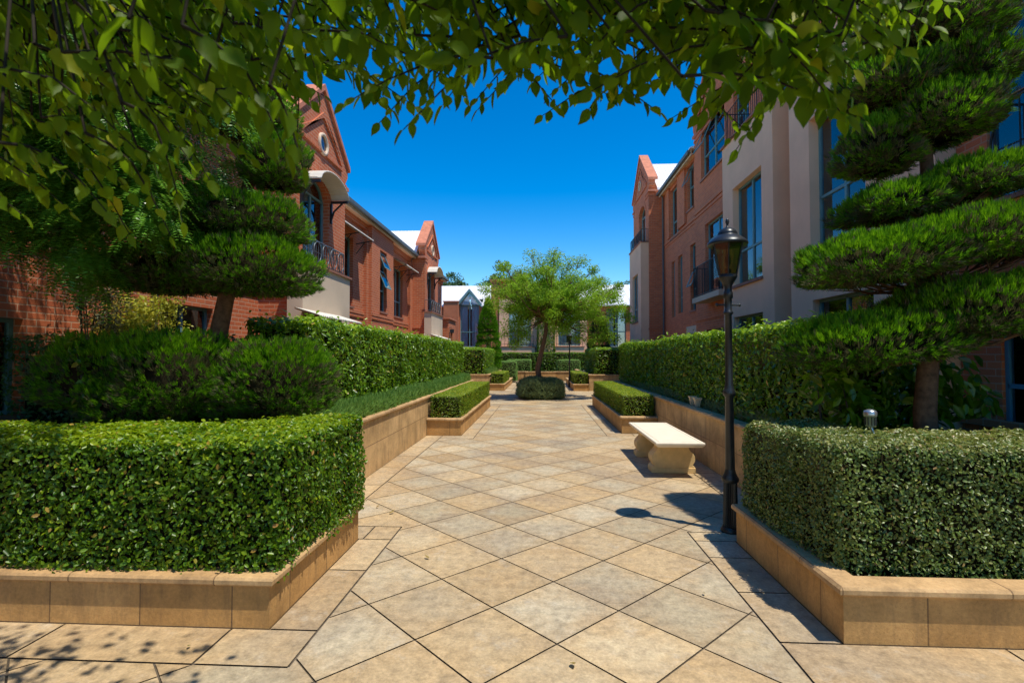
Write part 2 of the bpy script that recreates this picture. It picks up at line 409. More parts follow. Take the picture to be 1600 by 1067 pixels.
def branchy(mb, p, d, length, r, depth, tips, bend=.35, split=(2, 3), up=.12, rs=random):
    pts = [p.copy()]; rad = [r]; q = p.copy(); dd = d.copy(); n = 4
    for i in range(n):
        dd = (dd+Vector((rs.gauss(0, bend*.4), rs.gauss(0, bend*.4), rs.gauss(0, bend*.3)+up*.4))).normalized()
        q = q+dd*(length/n); pts.append(q.copy()); rad.append(r*(1-.45*(i+1)/n))
    mb.tube(pts, rad, 7 if r > .02 else 4, cap=False)
    if depth == 0: tips.append(q.copy()); return
    for i in range(rs.randint(*split)):
        a = Vector((rs.gauss(0, 1), rs.gauss(0, 1), rs.gauss(0, .6))).normalized()
        nd = (dd+a*.85).normalized(); st = pts[-1] if i < 2 else pts[-2]
        branchy(mb, st, nd, length*rs.uniform(.62, .85), rad[-1]*.8, depth-1, tips, bend, split, up, rs)

# ------------------------------------------------------------------ ground, paving
# one ground sheet
m, nt, out = mat('ground_soil'); w = world_pos(nt)
col = ramp(nt, noise(nt, .8, 6, w), [(.3, (.10, .085, .05)), (.55, (.16, .13, .09)), (.75, (.07, .10, .03))])
finish(nt, out, col, .95, bump(nt, noise(nt, 40, 4, w), .4, .01)); M['ground'] = m
tag(MB().add([(-400, -60, -.02), (400, -60, -.02), (400, 700, -.02), (-400, 700, -.02)], [(0, 1, 2, 3)]).build('ground', M['ground']), kind='structure')
M['mortar'] = plain('dark_joint', (.10, .075, .05), .95, var=.4, nscale=14)
tag(MB().add([(-14, -4, -.010), (14, -4, -.010), (14, 36, -.010), (-14, 36, -.010)], [(0, 1, 2, 3)]).build('paving_bed', M['mortar']), kind='structure')

m, nt, out = mat('sandstone_pavers')
uv = N(nt, 'UVMap'); w = world_pos(nt)
at = N(nt, 'Attribute'); at.attribute_name = 'rnd'
rv = at.outputs['Fac']
sep = N(nt, 'SeparateXYZ'); nt.links.new(uv.outputs[0], sep.inputs[0])
def absd(s):
    a = N(nt, 'Math', operation='SUBTRACT'); nt.links.new(s, a.inputs[0]); a.inputs[1].default_value = .5
    b = N(nt, 'Math', operation='ABSOLUTE'); nt.links.new(a.outputs[0], b.inputs[0]); return b.outputs[0]
mx = N(nt, 'Math', operation='MAXIMUM'); nt.links.new(absd(sep.outputs[0]), mx.inputs[0]); nt.links.new(absd(sep.outputs[1]), mx.inputs[1])
n1 = noise(nt, 5, 6, w, .65)
ad = N(nt, 'Math', operation='MULTIPLY_ADD'); nt.links.new(n1, ad.inputs[0]); ad.inputs[1].default_value = .75; nt.links.new(mx.outputs[0], ad.inputs[2])
hsn = N(nt, 'Math', operation='MULTIPLY'); nt.links.new(rv, hsn.inputs[0]); hsn.inputs[1].default_value = 37.3
frc = N(nt, 'Math', operation='FRACT'); nt.links.new(hsn.outputs[0], frc.inputs[0])
slab = ramp(nt, frc.outputs[0], [(0, (.89, .87, .84)), (.3, (.98, .96, .92)), (.65, (1.0, 1.0, 1.0)), (1, (1.11, 1.09, 1.04))])
edge = ramp(nt, ad.outputs[0], [(.56, (0,)*3), (.84, (1,)*3)])
base = ramp(nt, rv, [(0, (.36, .275, .17)), (.35, (.45, .345, .21)), (.7, (.48, .35, .195)), (1, (.41, .285, .15))])
grey = ramp(nt, rv, [(0, (.38, .315, .205)), (.45, (.49, .41, .28)), (.7, (.47, .355, .21)), (1, (.42, .30, .165))])
col = mix(nt, 1.0, mix(nt, edge, grey, base), slab, 'MULTIPLY')
stn = noise(nt, .75, 7, w, .62)
col = mix(nt, ramp(nt, stn, [(.46, (0,)*3), (.66, (.6,)*3)]), col, (.24, .19, .14))
st2 = noise(nt, 1.7, 5, w, .6)
col = mix(nt, ramp(nt, st2, [(.5, (0,)*3), (.72, (.38,)*3)]), col, (.42, .25, .10))
mo = noise(nt, 13, 9, w, .72)
col = mix(nt, .75, col, ramp(nt, mo, [(.34, (.30,)*3), (.5, (.5,)*3), (.68, (.68,)*3)]), 'OVERLAY')
wh = noise(nt, 4.3, 8, w, .75)
col = mix(nt, ramp(nt, wh, [(.56, (0,)*3), (.74, (.55,)*3)]), col, (.52, .47, .38))
gr = noise(nt, 55, 5, w, .75)
col = mix(nt, .65, col, ramp(nt, gr, [(.3, (.32,)*3), (.7, (.66,)*3)]), 'OVERLAY')
sp = noise(nt, 210, 2, w)
col = mix(nt, ramp(nt, sp, [(.64, (0,)*3), (.72, (.5,)*3)]), col, (.13, .09, .06))
finish(nt, out, col, .78, bump(nt, gr, .35, .004), spec=.3); M['paver'] = m

def clip(poly, ax, v, keep_gt):
    r = []
    for i in range(len(poly)):
        a, b = poly[i], poly[(i+1) % len(poly)]
        ia = (a[ax] > v) == keep_gt; ib = (b[ax] > v) == keep_gt
        if ia: r.append(a)
        if ia != ib:
            t = (v-a[ax])/(b[ax]-a[ax]); r.append((a[0]+t*(b[0]-a[0]), a[1]+t*(b[1]-a[1])))
    return r
pv = []; pf = []; puv = []; prd = []
def tile(poly, uvs, rnd):
    if len(poly) < 3: return
    z = 0.0
    b = len(pv); pv.extend([(x, y, z) for x, y in poly]); pf.append(list(range(b, b+len(poly)))); puv.extend(uvs); prd.append(rnd)
J = .0075; H = .425
XL, XR = -1.38, 1.42
# zones: (x0,x1,y0,y1, shrink sides l r b t)
zones = [(-8, XL, -3.5, 2.82, 0, 0, 0, 1), (XL, XR, -3.5, 2.82, 0, 0, 0, 0), (XR, 8, -3.5, 2.82, 0, 0, 0, 1),
         (XL, XR, 2.82, 5.16, 1, 1, 0, 0), (XL, XR, 5.16, 10.7, 0, 0, 0, 0), (XL, XR, 10.7, 11.2, 1, 0, 0, 0), (XL, XR, 11.2, 18.05, 1, 1, 0, 0),
         (XL, XR, 18.05, 18.35, 0, 1, 0, 0), (XL, XR, 18.35, 25.0, 0, 0, 0, 0), (XL, XR, 25.0, 25.1, 0, 1, 0, 0), (XL, XR, 25.1, 33.4, 1, 1, 0, 0),
         (-2.08, XL, 5.16, 10.70, 1, 0, 1, 1), (XR, 2.22, 5.16, 11.2, 0, 1, 1, 1),
         (-5.2, XL, 18.05, 25.1, 0, 0, 1, 1), (XR, 5.2, 18.35, 25.0, 0, 0, 1, 1)]
for i in range(-24, 26):
    for j in range(-14, 90):
        if (i+j) % 2: continue
        cx, cy = .097+i*H, 3.13+j*H+0  # vertices of the lattice; the tile sits above this vertex
        cy += H
        if cx < -8.5 or cx > 8.5: continue
        h = H-J*1.1; P0 = [(cx, cy-h), (cx+h, cy), (cx, cy+h), (cx-h, cy)]
        rnd = random.random()
        for (x0, x1, y0, y1, l, r, bb, tt) in zones:
            p = clip(P0, 0, x0+l*J, True)
            if p: p = clip(p, 0, x1-r*J, False)
            if p: p = clip(p, 1, y0+bb*J, True)
            if p: p = clip(p, 1, y1-tt*J, False)
            if p and len(p) > 2:
                uvs = [(.5+((x-cx)+(y-cy))/(2*H), .5+((x-cx)-(y-cy))/(2*H)) for x, y in p]
                tile(p, uvs, rnd)
def strip(x0, x1, y0, y1, ln):
    along_x = (x1-x0) > (y1-y0); a = x0 if along_x else y0; e = x1 if along_x else y1
    while a < e-.02:
        b = min(e, a+ln*random.uniform(.75, 1.15))
        if e-b < .2: b = e
        q = (a+J, b-J, y0+J, y1-J) if along_x else (x0+J, x1-J, a+J, b-J)
        tile([(q[0], q[2]), (q[1], q[2]), (q[1], q[3]), (q[0], q[3])], [(.05, .2), (.95, .2), (.95, .8), (.05, .8)], .45+.55*random.random())
        a = b
strip(-8, XL, 2.82, 3.20, 1.15); strip(XR, 8, 2.82, 3.22, 1.2)
strip(-1.69, XL, 3.20, 4.80, .85); strip(XR, 1.79, 3.22, 4.92, .8)
strip(-2.43, XL, 4.80, 5.16, .7); strip(XR, 2.57, 4.92, 5.16, .7)
strip(-2.43, -2.08, 5.16, 11.05, .95); strip(2.22, 2.57, 5.16, 11.55, .95)
strip(-2.08, XL, 10.70, 11.05, .6); strip(XR, 2.22, 11.2, 11.55, .6)
strip(-1.69, XL, 11.05, 17.7, .95); strip(XR, 1.79, 11.55, 17.9, .95)
strip(-5.2, XL, 17.7, 18.05, .9); strip(XR, 5.2, 17.9, 18.35, .9)
strip(-5.2, XL, 25.1, 25.45, .9); strip(XR, 5.2, 25.0, 25.4, .9)
strip(-1.75, XL, 25.45, 33.4, .95); strip(XR, 1.75, 25.4, 33.4, .95)
strip(-2.5, 2.5, 33.4, 35.4, 1.2)
me = bpy.data.meshes.new('paving'); me.from_pydata(pv, [], pf); me.materials.append(M['paver'])
l = me.uv_layers.new(name='UVMap'); l.data.foreach_set('uv', np.array(puv, dtype=np.float32).ravel())
a = me.attributes.new('rnd', 'FLOAT', 'FACE'); a.data.foreach_set('value', np.array(prd, dtype=np.float32))
o = bpy.data.objects.new('paving', me); C.objects.link(o); tag(o, kind='structure')

# raised garden beds (soil)
def soil(x0, x1, y0, y1, z):
    tag(MB().box(x0, x1, y0, y1, -.01, z).build('garden_bed', M['soil']), kind='structure')
soil(-9, -1.80, 3.31, 4.6, .25); soil(1.90, 9, 3.33, 4.6, .25)
soil(-5.1, -2.56, 4.62, 18.55, .74); soil(2.70, 5.0, 4.62, 18.75, .72)
soil(-2.42, -1.80, 11.2, 17.5, .28); soil(1.90, 2.56, 11.7, 17.9, .28)
soil(-5.1, -2.60, 25.6, 36, .70); soil(2.6, 5.1, 25.6, 36, .70)
soil(-2.45, -1.90, 25.62, 32.7, .26); soil(1.72, 2.3, 25.45, 32.7, .26)
soil(-5.1, 5.1, 36.02, 40, .55)

# ------------------------------------------------------------------ planters and retaining walls
def planter(name, label, path, zt, m, group, cat='planter', over=.034, thick=.13, cw=.17):
    """path runs with its outer side on the RIGHT; wall thickness to the left"""
    xs = [p[0] for p in path]; ys = [p[1] for p in path]
    t = thing(name, label, cat, (sum(xs)/len(xs), sum(ys)/len(ys), 0), group)
    MB().sweep(path, [(0, -.01), (thick, -.01), (thick, zt-.055), (0, zt-.055)][::-1]).build('wall', m, t)
    r = over
    prof = [(-r+.012, zt-.055), (-r, zt-.043), (-r, zt-.018), (-r+.012, zt-.004), (-r+.03, zt), (cw-r, zt), (cw-r, zt-.055)][::-1]
    MB().sweep(path, prof).build('coping', M['coping'], t)
    return t
GP = 'sandstone planter boxes along the paved court'; GW = 'sandstone retaining walls of the raised beds'
# right-hand side = outer: travelling +X along the front puts -Y on the right
planter('planter_box', 'low sandstone planter under the large dark green hedge in the left foreground', [(-9, 3.20), (-1.69, 3.20), (-1.69, 4.79), (-2.40, 4.79)], .325, M['wall'], GP)
planter('planter_box', 'low sandstone planter with a chipped corner under the greyish hedge in the right foreground', [(2.54, 4.90), (1.79, 4.90), (1.79, 3.22), (9, 3.22)], .345, M['wall'], GP)
planter('planter_box', 'narrow sandstone planter holding the clipped box hedge beyond the tall wall on the left', [(-2.42, 11.05), (-1.69, 11.05), (-1.69, 17.6), (-2.42, 17.6)], .37, M['wall'], GP)
planter('planter_box', 'narrow sandstone planter holding the clipped box hedge behind the stone bench', [(2.56, 18.05), (1.79, 18.05), (1.79, 11.58), (2.56, 11.58)], .37, M['wall'], GP)
planter('planter_box', 'distant sandstone planter with a small square hedge left of the court tree', [(-2.47, 25.46), (-1.76, 25.46), (-1.76, 32.9), (-2.47, 32.9)], .34, M['wall'], GP)
planter('planter_box', 'distant sandstone planter with a small square hedge beside the far street lamp', [(2.34, 32.9), (1.62, 32.9), (1.62, 25.32), (2.34, 25.32)], .34, M['wall'], GP)
planter('retaining_wall', 'long tall sandstone retaining wall below the rosemary edging on the left', [(-2.43, 4.93), (-2.43, 18.6), (-4.9, 18.6)], .84, M['rwall'], GW, 'wall', cw=.19)
planter('retaining_wall', 'long tall sandstone retaining wall behind the stone bench', [(4.9, 18.8), (2.57, 18.8), (2.57, 5.06)], .82, M['rwall'], GW, 'wall', cw=.19)
planter('retaining_wall', 'short far sandstone retaining wall below the second hedge on the left', [(-4.9, 25.42), (-2.50, 25.42), (-2.50, 35.8)], .80, M['rwall'], GW, 'wall', cw=.19)
planter('retaining_wall', 'short far sandstone retaining wall below the second hedge on the right', [(2.37, 35.8), (2.37, 25.38), (4.9, 25.38)], .80, M['rwall'], GW, 'wall', cw=.19)
planter('end_wall', 'low orange sandstone wall closing the far end of the court', [(-2.46, 35.83), (-1.0, 35.83), (-1.0, 35.5), (1.05, 35.5), (1.05, 35.83), (2.33, 35.83)], .64, M['wall'], GW, 'wall')

# ------------------------------------------------------------------ hedges
GH = 'clipped hedges of the court'
hedge('hedge', 'big clipped glossy green hedge filling the left foreground planter',
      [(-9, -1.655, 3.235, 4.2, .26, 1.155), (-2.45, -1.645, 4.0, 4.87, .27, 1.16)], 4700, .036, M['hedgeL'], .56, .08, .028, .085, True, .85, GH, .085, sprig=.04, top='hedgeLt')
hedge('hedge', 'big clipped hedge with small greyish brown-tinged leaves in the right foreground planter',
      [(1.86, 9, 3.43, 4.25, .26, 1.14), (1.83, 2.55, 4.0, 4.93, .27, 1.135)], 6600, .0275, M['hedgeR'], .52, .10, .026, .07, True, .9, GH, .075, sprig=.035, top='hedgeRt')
hedge('hedge', 'low square box hedge in the narrow planter at the far end of the left wall',
      [(-2.38, -1.70, 11.13, 17.5, .33, .85)], 2600, .036, M['box'], .55, .05, .015, .05, group=GH, top='boxt')
hedge('hedge', 'low square box hedge in the narrow planter behind the stone bench',
      [(1.82, 2.52, 11.68, 18.0, .33, .84)], 2600, .036, M['box'], .55, .05, .015, .05, group=GH, top='boxt')
hedge('hedge', 'small distant square box hedge left of the court tree',
      [(-2.43, -1.78, 25.55, 30.0, .3, .86)], 900, .06, M['box'], .55, .05, .015, .05, group=GH, top='boxt')
hedge('hedge', 'small distant square box hedge beside the far street lamp',
      [(1.66, 2.32, 25.45, 30.0, .3, .86)], 900, .06, M['box'], .55, .05, .015, .05, group=GH, top='boxt')
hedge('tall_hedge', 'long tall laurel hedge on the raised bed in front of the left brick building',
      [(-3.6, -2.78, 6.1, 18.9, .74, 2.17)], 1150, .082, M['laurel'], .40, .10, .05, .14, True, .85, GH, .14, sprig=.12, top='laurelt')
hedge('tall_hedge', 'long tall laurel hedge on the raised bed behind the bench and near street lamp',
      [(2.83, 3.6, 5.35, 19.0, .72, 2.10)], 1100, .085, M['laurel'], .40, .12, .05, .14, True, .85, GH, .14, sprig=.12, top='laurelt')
hedge('tall_hedge', 'second shorter tall hedge beyond the side path on the left',
      [(-4.2, -2.72, 25.6, 31.2, .7, 2.10)], 500, .09, M['laurel'], .45, .12, .05, .12, group=GH, core=.12, top='laurelt')
hedge('tall_hedge', 'second shorter tall hedge beyond the side path on the right',
      [(2.65, 4.2, 25.6, 31.2, .7, 2.10)], 500, .09, M['laurel'], .45, .12, .05, .12, group=GH, core=.12, top='laurelt')
hedge('rounded_hedge', 'small rounded block of hedge at the far left corner of the court', [(-2.66, -1.5, 33.2, 34.6, .1, 1.38)], 700, .07, M['rose'], .4, .18, .02, .06, group=GH)
hedge('rounded_hedge', 'bright clipped hedge block on the end wall left of the court tree', [(-2.35, -.62, 36.1, 37.2, .55, 1.46)], 700, .07, M['rose'], .4, .15, .02, .06, group=GH)
hedge('rounded_hedge', 'bright clipped hedge block on the end wall behind the far street lamp', [(1.15, 2.8, 36.1, 37.2, .55, 1.46)], 700, .07, M['rose'], .4, .2, .02, .06, group=GH)
hedge('back_hedge', 'dark hedge under the pale balconies at the far end', [(-3.9, 4.6, 38.2, 39.4, .4, 1.95)], 450, .09, M['hedgeL'], .5, .12, .03, .08, group=GH)

def strip_plants(name, label, boxes, m, n, L=.06):
    parts = []
    for bx in boxes:
        P, Nn = box_surface(bx, n, .08)
        P += Nn*(wave(P, 3, 5)*.035)[:, None]-Nn*(RNG.random(n)*.05)[:, None]
        V, F = needles(P, Nn*.5+np.array([0, 0, 1.]), L, .013, 8, .6); parts.append((V, F, 0))
        a, b = mb_arrays(MB().box(bx[0]+.06, bx[1]-.06, bx[2]+.06, bx[3]-.06, bx[4]-.03, bx[5]-.05)); parts.append((a, b, 1))
    V, G = merge(parts); bx = boxes[0]
    return tag(mk(name, V, G, [m, M['core']], loc=((bx[0]+bx[1])/2, (bx[2]+bx[3])/2, bx[4])), label, 'edging plants', 'rosemary edging along the walls')
strip_plants('rosemary_edging', 'low strip of rosemary along the top of the left retaining wall', [(-2.88, -2.48, 5.0, 18.4, .72, 1.03)], M['rose'], 15000, .07)
strip_plants('rosemary_edging', 'dark low rosemary strip at the foot of the tall hedge above the bench wall', [(2.80, 3.02, 5.3, 18.6, .70, .93)], M['sage'], 4500)
strip_plants('rosemary_edging', 'short strip of rosemary on the far left wall', [(-2.9, -2.60, 25.7, 35, .68, 1.0)], M['rose'], 1500, .08)

# round bush ring below the tree
def round_bush(name, label, c, r, h, m, n, L=.08, w=.014):
    P, Nn = ell_points((c[0], c[1], c[2]+h*.38), (r*1.02, r*1.02, h*.62), n, 5, .75, .13, .78)
    P[:, 2] = np.maximum(P[:, 2], c[2]+.01)
    V, F = needles(P, Nn*.6+np.array([0, 0, .9]), L*1.2, w, 8, .6)
    mb = MB().lathe([(0, 0), (r*.7, 0), (r*.74, h*.4), (r*.6, h*.65), (0, h*.7)], c, 16); a, b = mb_arrays(mb)
    V, G = merge([(V, F, 0), (a, b, 1)])
    return tag(mk(name, V, G, [m, M['core']], loc=c), label, 'bush')
round_bush('round_bush', 'grey-green clipped round bush encircling the trunk of the court tree', (.03, 20.9, 0), .93, .82, M['sage'], 5200, .085, .016)

# ------------------------------------------------------------------ trees
def tree(name, label, base, lean, height_trunk, r0, blobs, brad, n, L, m, barkm, cat='tree', group=None, asp=.4, depth=3, droop=0, seed=1, extra=0):
    """trunk path leads to limbs that reach the leaf clumps"""
    rs = random.Random(seed)
    t = thing(name, label, cat, base, group)
    b = Vector(base); mb = MB(); pts = [b+Vector(l) for l in lean]
    rad = [r0*(1-.5*i/(len(pts)-1)) for i in range(len(pts))]; rad[0] *= 1.25
    mb.tube(pts, rad, 12)
    fork = pts[-1]
    for i, c in enumerate(blobs):
        c = Vector(c)
        if i % 2 and len(blobs) > 12 and rs.random() < .35: continue
        mid = fork.lerp(c, .5)+Vector((rs.gauss(0, .15), rs.gauss(0, .15), rs.gauss(0, .1)-.12*(c-fork).length*.3))
        p1 = fork.lerp(mid, .5)+Vector((rs.gauss(0, .05), rs.gauss(0, .05), .05))
        ex = c+(c-mid)*.25
        mb.tube([fork, p1, mid, c.lerp(mid, .35), c, ex], [r0*.26, r0*.20, r0*.13, r0*.08, r0*.05, r0*.02], 5, cap=False)
        for k in range(3):
            e = c+Vector((rs.gauss(0, brad[i]*.6), rs.gauss(0, brad[i]*.6), rs.gauss(0, brad[i]*.5)))
            mb.tube([c.lerp(mid, .3), c.lerp(e, .5)+Vector((0, 0, .03)), e], [r0*.08, r0*.05, r0*.02], 4, cap=False)
    for k in range(extra):
        c = Vector(blobs[rs.randrange(len(blobs))])
        e = c+Vector((rs.gauss(0, .3), rs.gauss(0, .3), rs.uniform(.4, .9)))
        mb.tube([c, c.lerp(e, .5)+Vector((rs.gauss(0, .08), 0, 0)), e], [r0*.07, r0*.045, r0*.015], 4, cap=False)
    mb.build('trunk', barkm, t)
    V, F = blob_leaves(blobs, brad, n, L, asp, 1.0, .75, droop=droop)
    mk('crown', V, [(F, 0)], [m], t)
    return t
def scatter_blobs(c, r, k, rb, seed, shell=.55, zmin=None):
    rs = np.random.default_rng(seed); d = nrmz(rs.normal(size=(k, 3)))*(rs.uniform(shell, 1, (k, 1)))
    P = np.array(c)+d*np.array(r); R = rs.uniform(rb*.6, rb*1.35, k)
    return [tuple(p) for p in P], list(R)
bl, br = scatter_blobs((.5, 20.9, 4.15), (2.95, 2.2, 1.65), 190, .42, 5, .2)
xt = [((-1.15, 20.6, 3.0), .5), ((-.75, 20.5, 2.45), .42), ((-1.0, 20.3, 2.15), .33), ((-1.9, 20.8, 3.9), .45), ((2.9, 20.6, 4.1), .45), ((3.3, 20.9, 3.5), .4), ((2.6, 20.4, 2.9), .5), ((2.1, 20.3, 2.3), .42), ((2.9, 20.8, 2.4), .35), ((1.7, 20.5, 2.8), .4), ((-.3, 21, 5.75), .45), ((.6, 21, 5.8), .4), ((-1.4, 21, 5.2), .45), ((1.7, 21, 5.5), .4)]
bl += [x[0] for x in xt]; br += [x[1] for x in xt]
xt2 = [((-1.3, 20.5, 2.6), .4), ((-.9, 20.4, 2.9), .4), ((-.6, 20.4, 2.6), .35), ((1.5, 20.3, 2.4), .35), ((2.5, 20.4, 2.55), .4), ((3.5, 20.8, 3.2), .35), ((-2.2, 20.8, 4.4), .4)]
bl += [x[0] for x in xt2]; br += [x[1] for x in xt2]
bl += [(-.75, 20.3, 3.1), (.95, 20.3, 2.75), (1.1, 20.4, 3.1), (-.5, 20.4, 3.3)]; br += [.35, .35, .35, .35]
keep = [i for i, p in enumerate(bl) if not (-.35 < p[0] < .6 and p[2] < 3.0)]
bl = [bl[i] for i in keep]; br = [br[i] for i in keep]
tree('courtyard_tree', 'light green feathery tree with a leaning trunk in the middle of the court', (.02, 20.9, 0),
     [(0, 0, 0), (-.05, 0, .7), (-.12, 0, 1.2), (.04, 0, 1.9), (.20, 0, 2.6), (.24, 0, 3.2)], 3, .135, bl, br, 80000, .080, M['locust'], M['bark'], droop=.15, seed=3, extra=14, asp=.42)
# rear trees above the roofs
for i, (x, y, z, r, lab) in enumerate([(-11.2, 66, 10.3, 1.9, 'far dark green tree showing above the white roof close to the left gable'), (-7.6, 72, 10.3, 1.7, 'far slim dark tree standing alone above the white roof'),
                    (-3.6, 60, 10.2, 2.7, 'far blue-green tree behind the court tree crown'), (12.5, 64, 9.2, 2.4, 'far tree half hidden behind the right side of the court tree')]):
    bl, br = scatter_blobs((x, y, z-.6), (r, r, 2.6), 26, .95, 20+i, .3)
    tree('far_tree', lab, (x, y, 0), [(0, 0, 0), (0, 0, 4), (.2, 0, 7.5)], 5, .3, bl, br, 5000, .30, M['far'], M['barkdk'], group='trees beyond the far building', seed=i, asp=.5)

# spiral topiaries
def topiary(name, label, base, h, r, seed, m):
    t = thing(name, label, 'topiary', base, 'spiral topiary trees')
    MB().tube([base, (base[0]+.02, base[1], base[2]+h*.9)], [.07, .03], 8).build('trunk', M['bark'], t)
    parts = []; z = 0
    lay = [(.10, 1.0, .16), (.235, .98, .14), (.36, .88, .13), (.475, .78, .11), (.57, .66, .09)]
    for k, (zc, rr, th) in enumerate(lay):
        P, Nn = ell_points((base[0], base[1], base[2]+zc*h), (r*rr, r*rr, th*h*.62), 900, seed+k, .7, .05, .8, tilt=(.10, 0))
        parts.append((*needles(P, Nn+np.array([0, 0, .5]), .11, .03, 5, .5), 0))
    n = 2200; u = RNG.random(n); ang = RNG.uniform(0, 2*pi, n); rad = r*.70*(1-u**1.5)*RNG.uniform(.8, 1, n)+.02
    P = np.stack([base[0]+rad*np.cos(ang), base[1]+rad*np.sin(ang), base[2]+h*(.58+.42*u)], 1)
    D = np.stack([np.cos(ang), np.sin(ang), np.full(n, .8)], 1)
    parts.append((*needles(P, D, .11, .03, 6, .5), 0))
    V, G = merge(parts); mk('foliage', V, G, [m], t)
topiary('spiral_topiary', 'tall green spiral topiary in front of the gabled window on the left', (-3.22, 32, .7), 4.55, .85, 3, M['juni'])
topiary('spiral_topiary', 'dark spiral topiary behind the far street lamp on the right', (3.55, 31.8, .7), 3.6, .85, 9, M['junid'])

# cloud-pruned junipers: pads of needle tufts on branches
def juniper(name, label, base, trunk, pads, m, density, L=.050, w=.0078, k=11, barkm=None, seed=1, cat='juniper tree', group=None, r0=.1):
    t = thing(name, label, cat, base, group); rs = random.Random(seed); mb = MB()
    pts = [Vector(p) for p in trunk]; mb.tube(pts, [r0*(1-.6*i/(len(pts)-1)) for i in range(len(pts))], 12)
    parts = []
    for i, (c, r, tl) in enumerate(pads):
        area = 4*(r[0]*r[1]+r[0]*r[2]+r[1]*r[2]); n = int(area*density)
        P, Nn = ell_points(c, tuple(x*.94 for x in r), n, seed*10+i, .6, .14, .62, tl)
        cv, cf = mb_arrays(MB().lathe([(.0, -.55), (.5, -.45), (.66, 0), (.5, .42), (0, .55)], (0, 0, 0), 14)); cv = cv*np.array(r); cv[:, 2] += cv[:, 0]*tl[0]; parts.append((cv+np.array(c), cf, 2))  # dark core paints the shade under and inside each pad
        D = Nn+np.array([0, 0, .75])+RNG.normal(size=P.shape)*.2
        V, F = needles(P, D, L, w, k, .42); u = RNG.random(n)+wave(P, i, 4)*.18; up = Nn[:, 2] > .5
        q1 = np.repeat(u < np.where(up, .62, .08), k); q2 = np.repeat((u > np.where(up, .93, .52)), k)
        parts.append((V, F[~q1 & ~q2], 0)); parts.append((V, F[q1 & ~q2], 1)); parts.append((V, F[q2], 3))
        # underside twigs
        j = min(range(len(pts)), key=lambda q: abs(pts[q].z-(c[2]-.12))); st = pts[j]
        for b in range(16):
            a = rs.uniform(0, 2*pi); rr = rs.uniform(.45, .88)
            e = Vector((c[0]+cos(a)*r[0]*rr, c[1]+sin(a)*r[1]*rr, c[2]+cos(a)*r[0]*rr*tl[0]+rs.uniform(-.3, .1)*r[2]))
            md = st.lerp(e, .5)+Vector((rs.gauss(0, .05), rs.gauss(0, .05), -.03-rs.random()*.05))
            mb.tube([st, md, e], [.020, .012, .004], 5, cap=False)
            for q in range(3):
                f = md.lerp(e, rs.random())+Vector((rs.gauss(0, .12), rs.gauss(0, .12), rs.gauss(.03, .05))); mb.tube([md.lerp(e, .2), f], [.007, .003], 4, cap=False)
    mb.build('trunk', barkm or M['bark'], t)
    V, G = merge(parts); mk('foliage', V, G, [m, M['junit'], M['core'], M['juniold']], t)
    return t
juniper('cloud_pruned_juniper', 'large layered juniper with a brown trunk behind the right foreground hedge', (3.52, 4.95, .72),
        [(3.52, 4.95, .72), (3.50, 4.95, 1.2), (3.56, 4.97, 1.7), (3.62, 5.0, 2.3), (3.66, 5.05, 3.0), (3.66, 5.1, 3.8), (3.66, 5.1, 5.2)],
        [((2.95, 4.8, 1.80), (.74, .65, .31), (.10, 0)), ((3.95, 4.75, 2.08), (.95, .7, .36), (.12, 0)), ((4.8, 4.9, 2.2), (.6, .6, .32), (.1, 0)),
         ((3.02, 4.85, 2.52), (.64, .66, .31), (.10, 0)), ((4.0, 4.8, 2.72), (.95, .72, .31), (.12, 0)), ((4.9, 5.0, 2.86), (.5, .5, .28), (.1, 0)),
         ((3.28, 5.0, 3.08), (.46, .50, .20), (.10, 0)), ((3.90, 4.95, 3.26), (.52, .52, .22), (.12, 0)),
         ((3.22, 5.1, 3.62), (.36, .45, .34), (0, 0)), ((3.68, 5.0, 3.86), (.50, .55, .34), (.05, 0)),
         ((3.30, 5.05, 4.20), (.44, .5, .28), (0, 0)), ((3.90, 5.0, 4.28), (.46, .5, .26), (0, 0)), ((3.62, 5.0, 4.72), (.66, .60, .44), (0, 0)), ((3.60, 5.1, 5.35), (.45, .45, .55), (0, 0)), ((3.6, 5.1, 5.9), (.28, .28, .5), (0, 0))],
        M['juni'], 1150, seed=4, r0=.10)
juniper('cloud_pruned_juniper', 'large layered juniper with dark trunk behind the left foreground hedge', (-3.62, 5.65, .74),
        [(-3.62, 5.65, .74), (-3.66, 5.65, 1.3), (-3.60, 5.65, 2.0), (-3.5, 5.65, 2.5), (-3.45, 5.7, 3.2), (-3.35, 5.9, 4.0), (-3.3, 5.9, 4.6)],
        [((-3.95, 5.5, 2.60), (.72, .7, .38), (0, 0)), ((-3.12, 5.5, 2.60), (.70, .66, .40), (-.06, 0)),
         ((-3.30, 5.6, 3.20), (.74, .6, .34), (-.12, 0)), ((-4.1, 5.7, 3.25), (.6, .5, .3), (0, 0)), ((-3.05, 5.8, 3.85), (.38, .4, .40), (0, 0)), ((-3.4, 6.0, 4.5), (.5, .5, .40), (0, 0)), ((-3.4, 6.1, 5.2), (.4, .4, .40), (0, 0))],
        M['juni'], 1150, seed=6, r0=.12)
juniper('spreading_juniper', 'wide dark juniper bush under the layered juniper behind the left hedge', (-4.3, 5.1, .74),
        [(-3.75, 5.2, .74), (-3.75, 5.2, 1.1), (-3.8, 5.2, 1.5)],
        [((-3.65, 5.1, 1.45), (.64, .58, .56), (0, 0)), ((-4.45, 5.15, 1.42), (.68, .5, .52), (0, 0)), ((-4.0, 5.0, 1.2), (.6, .4, .35), (0, 0))], M['juni'], 900, seed=8, cat='juniper bush', group='juniper bushes behind the left hedge', r0=.11)
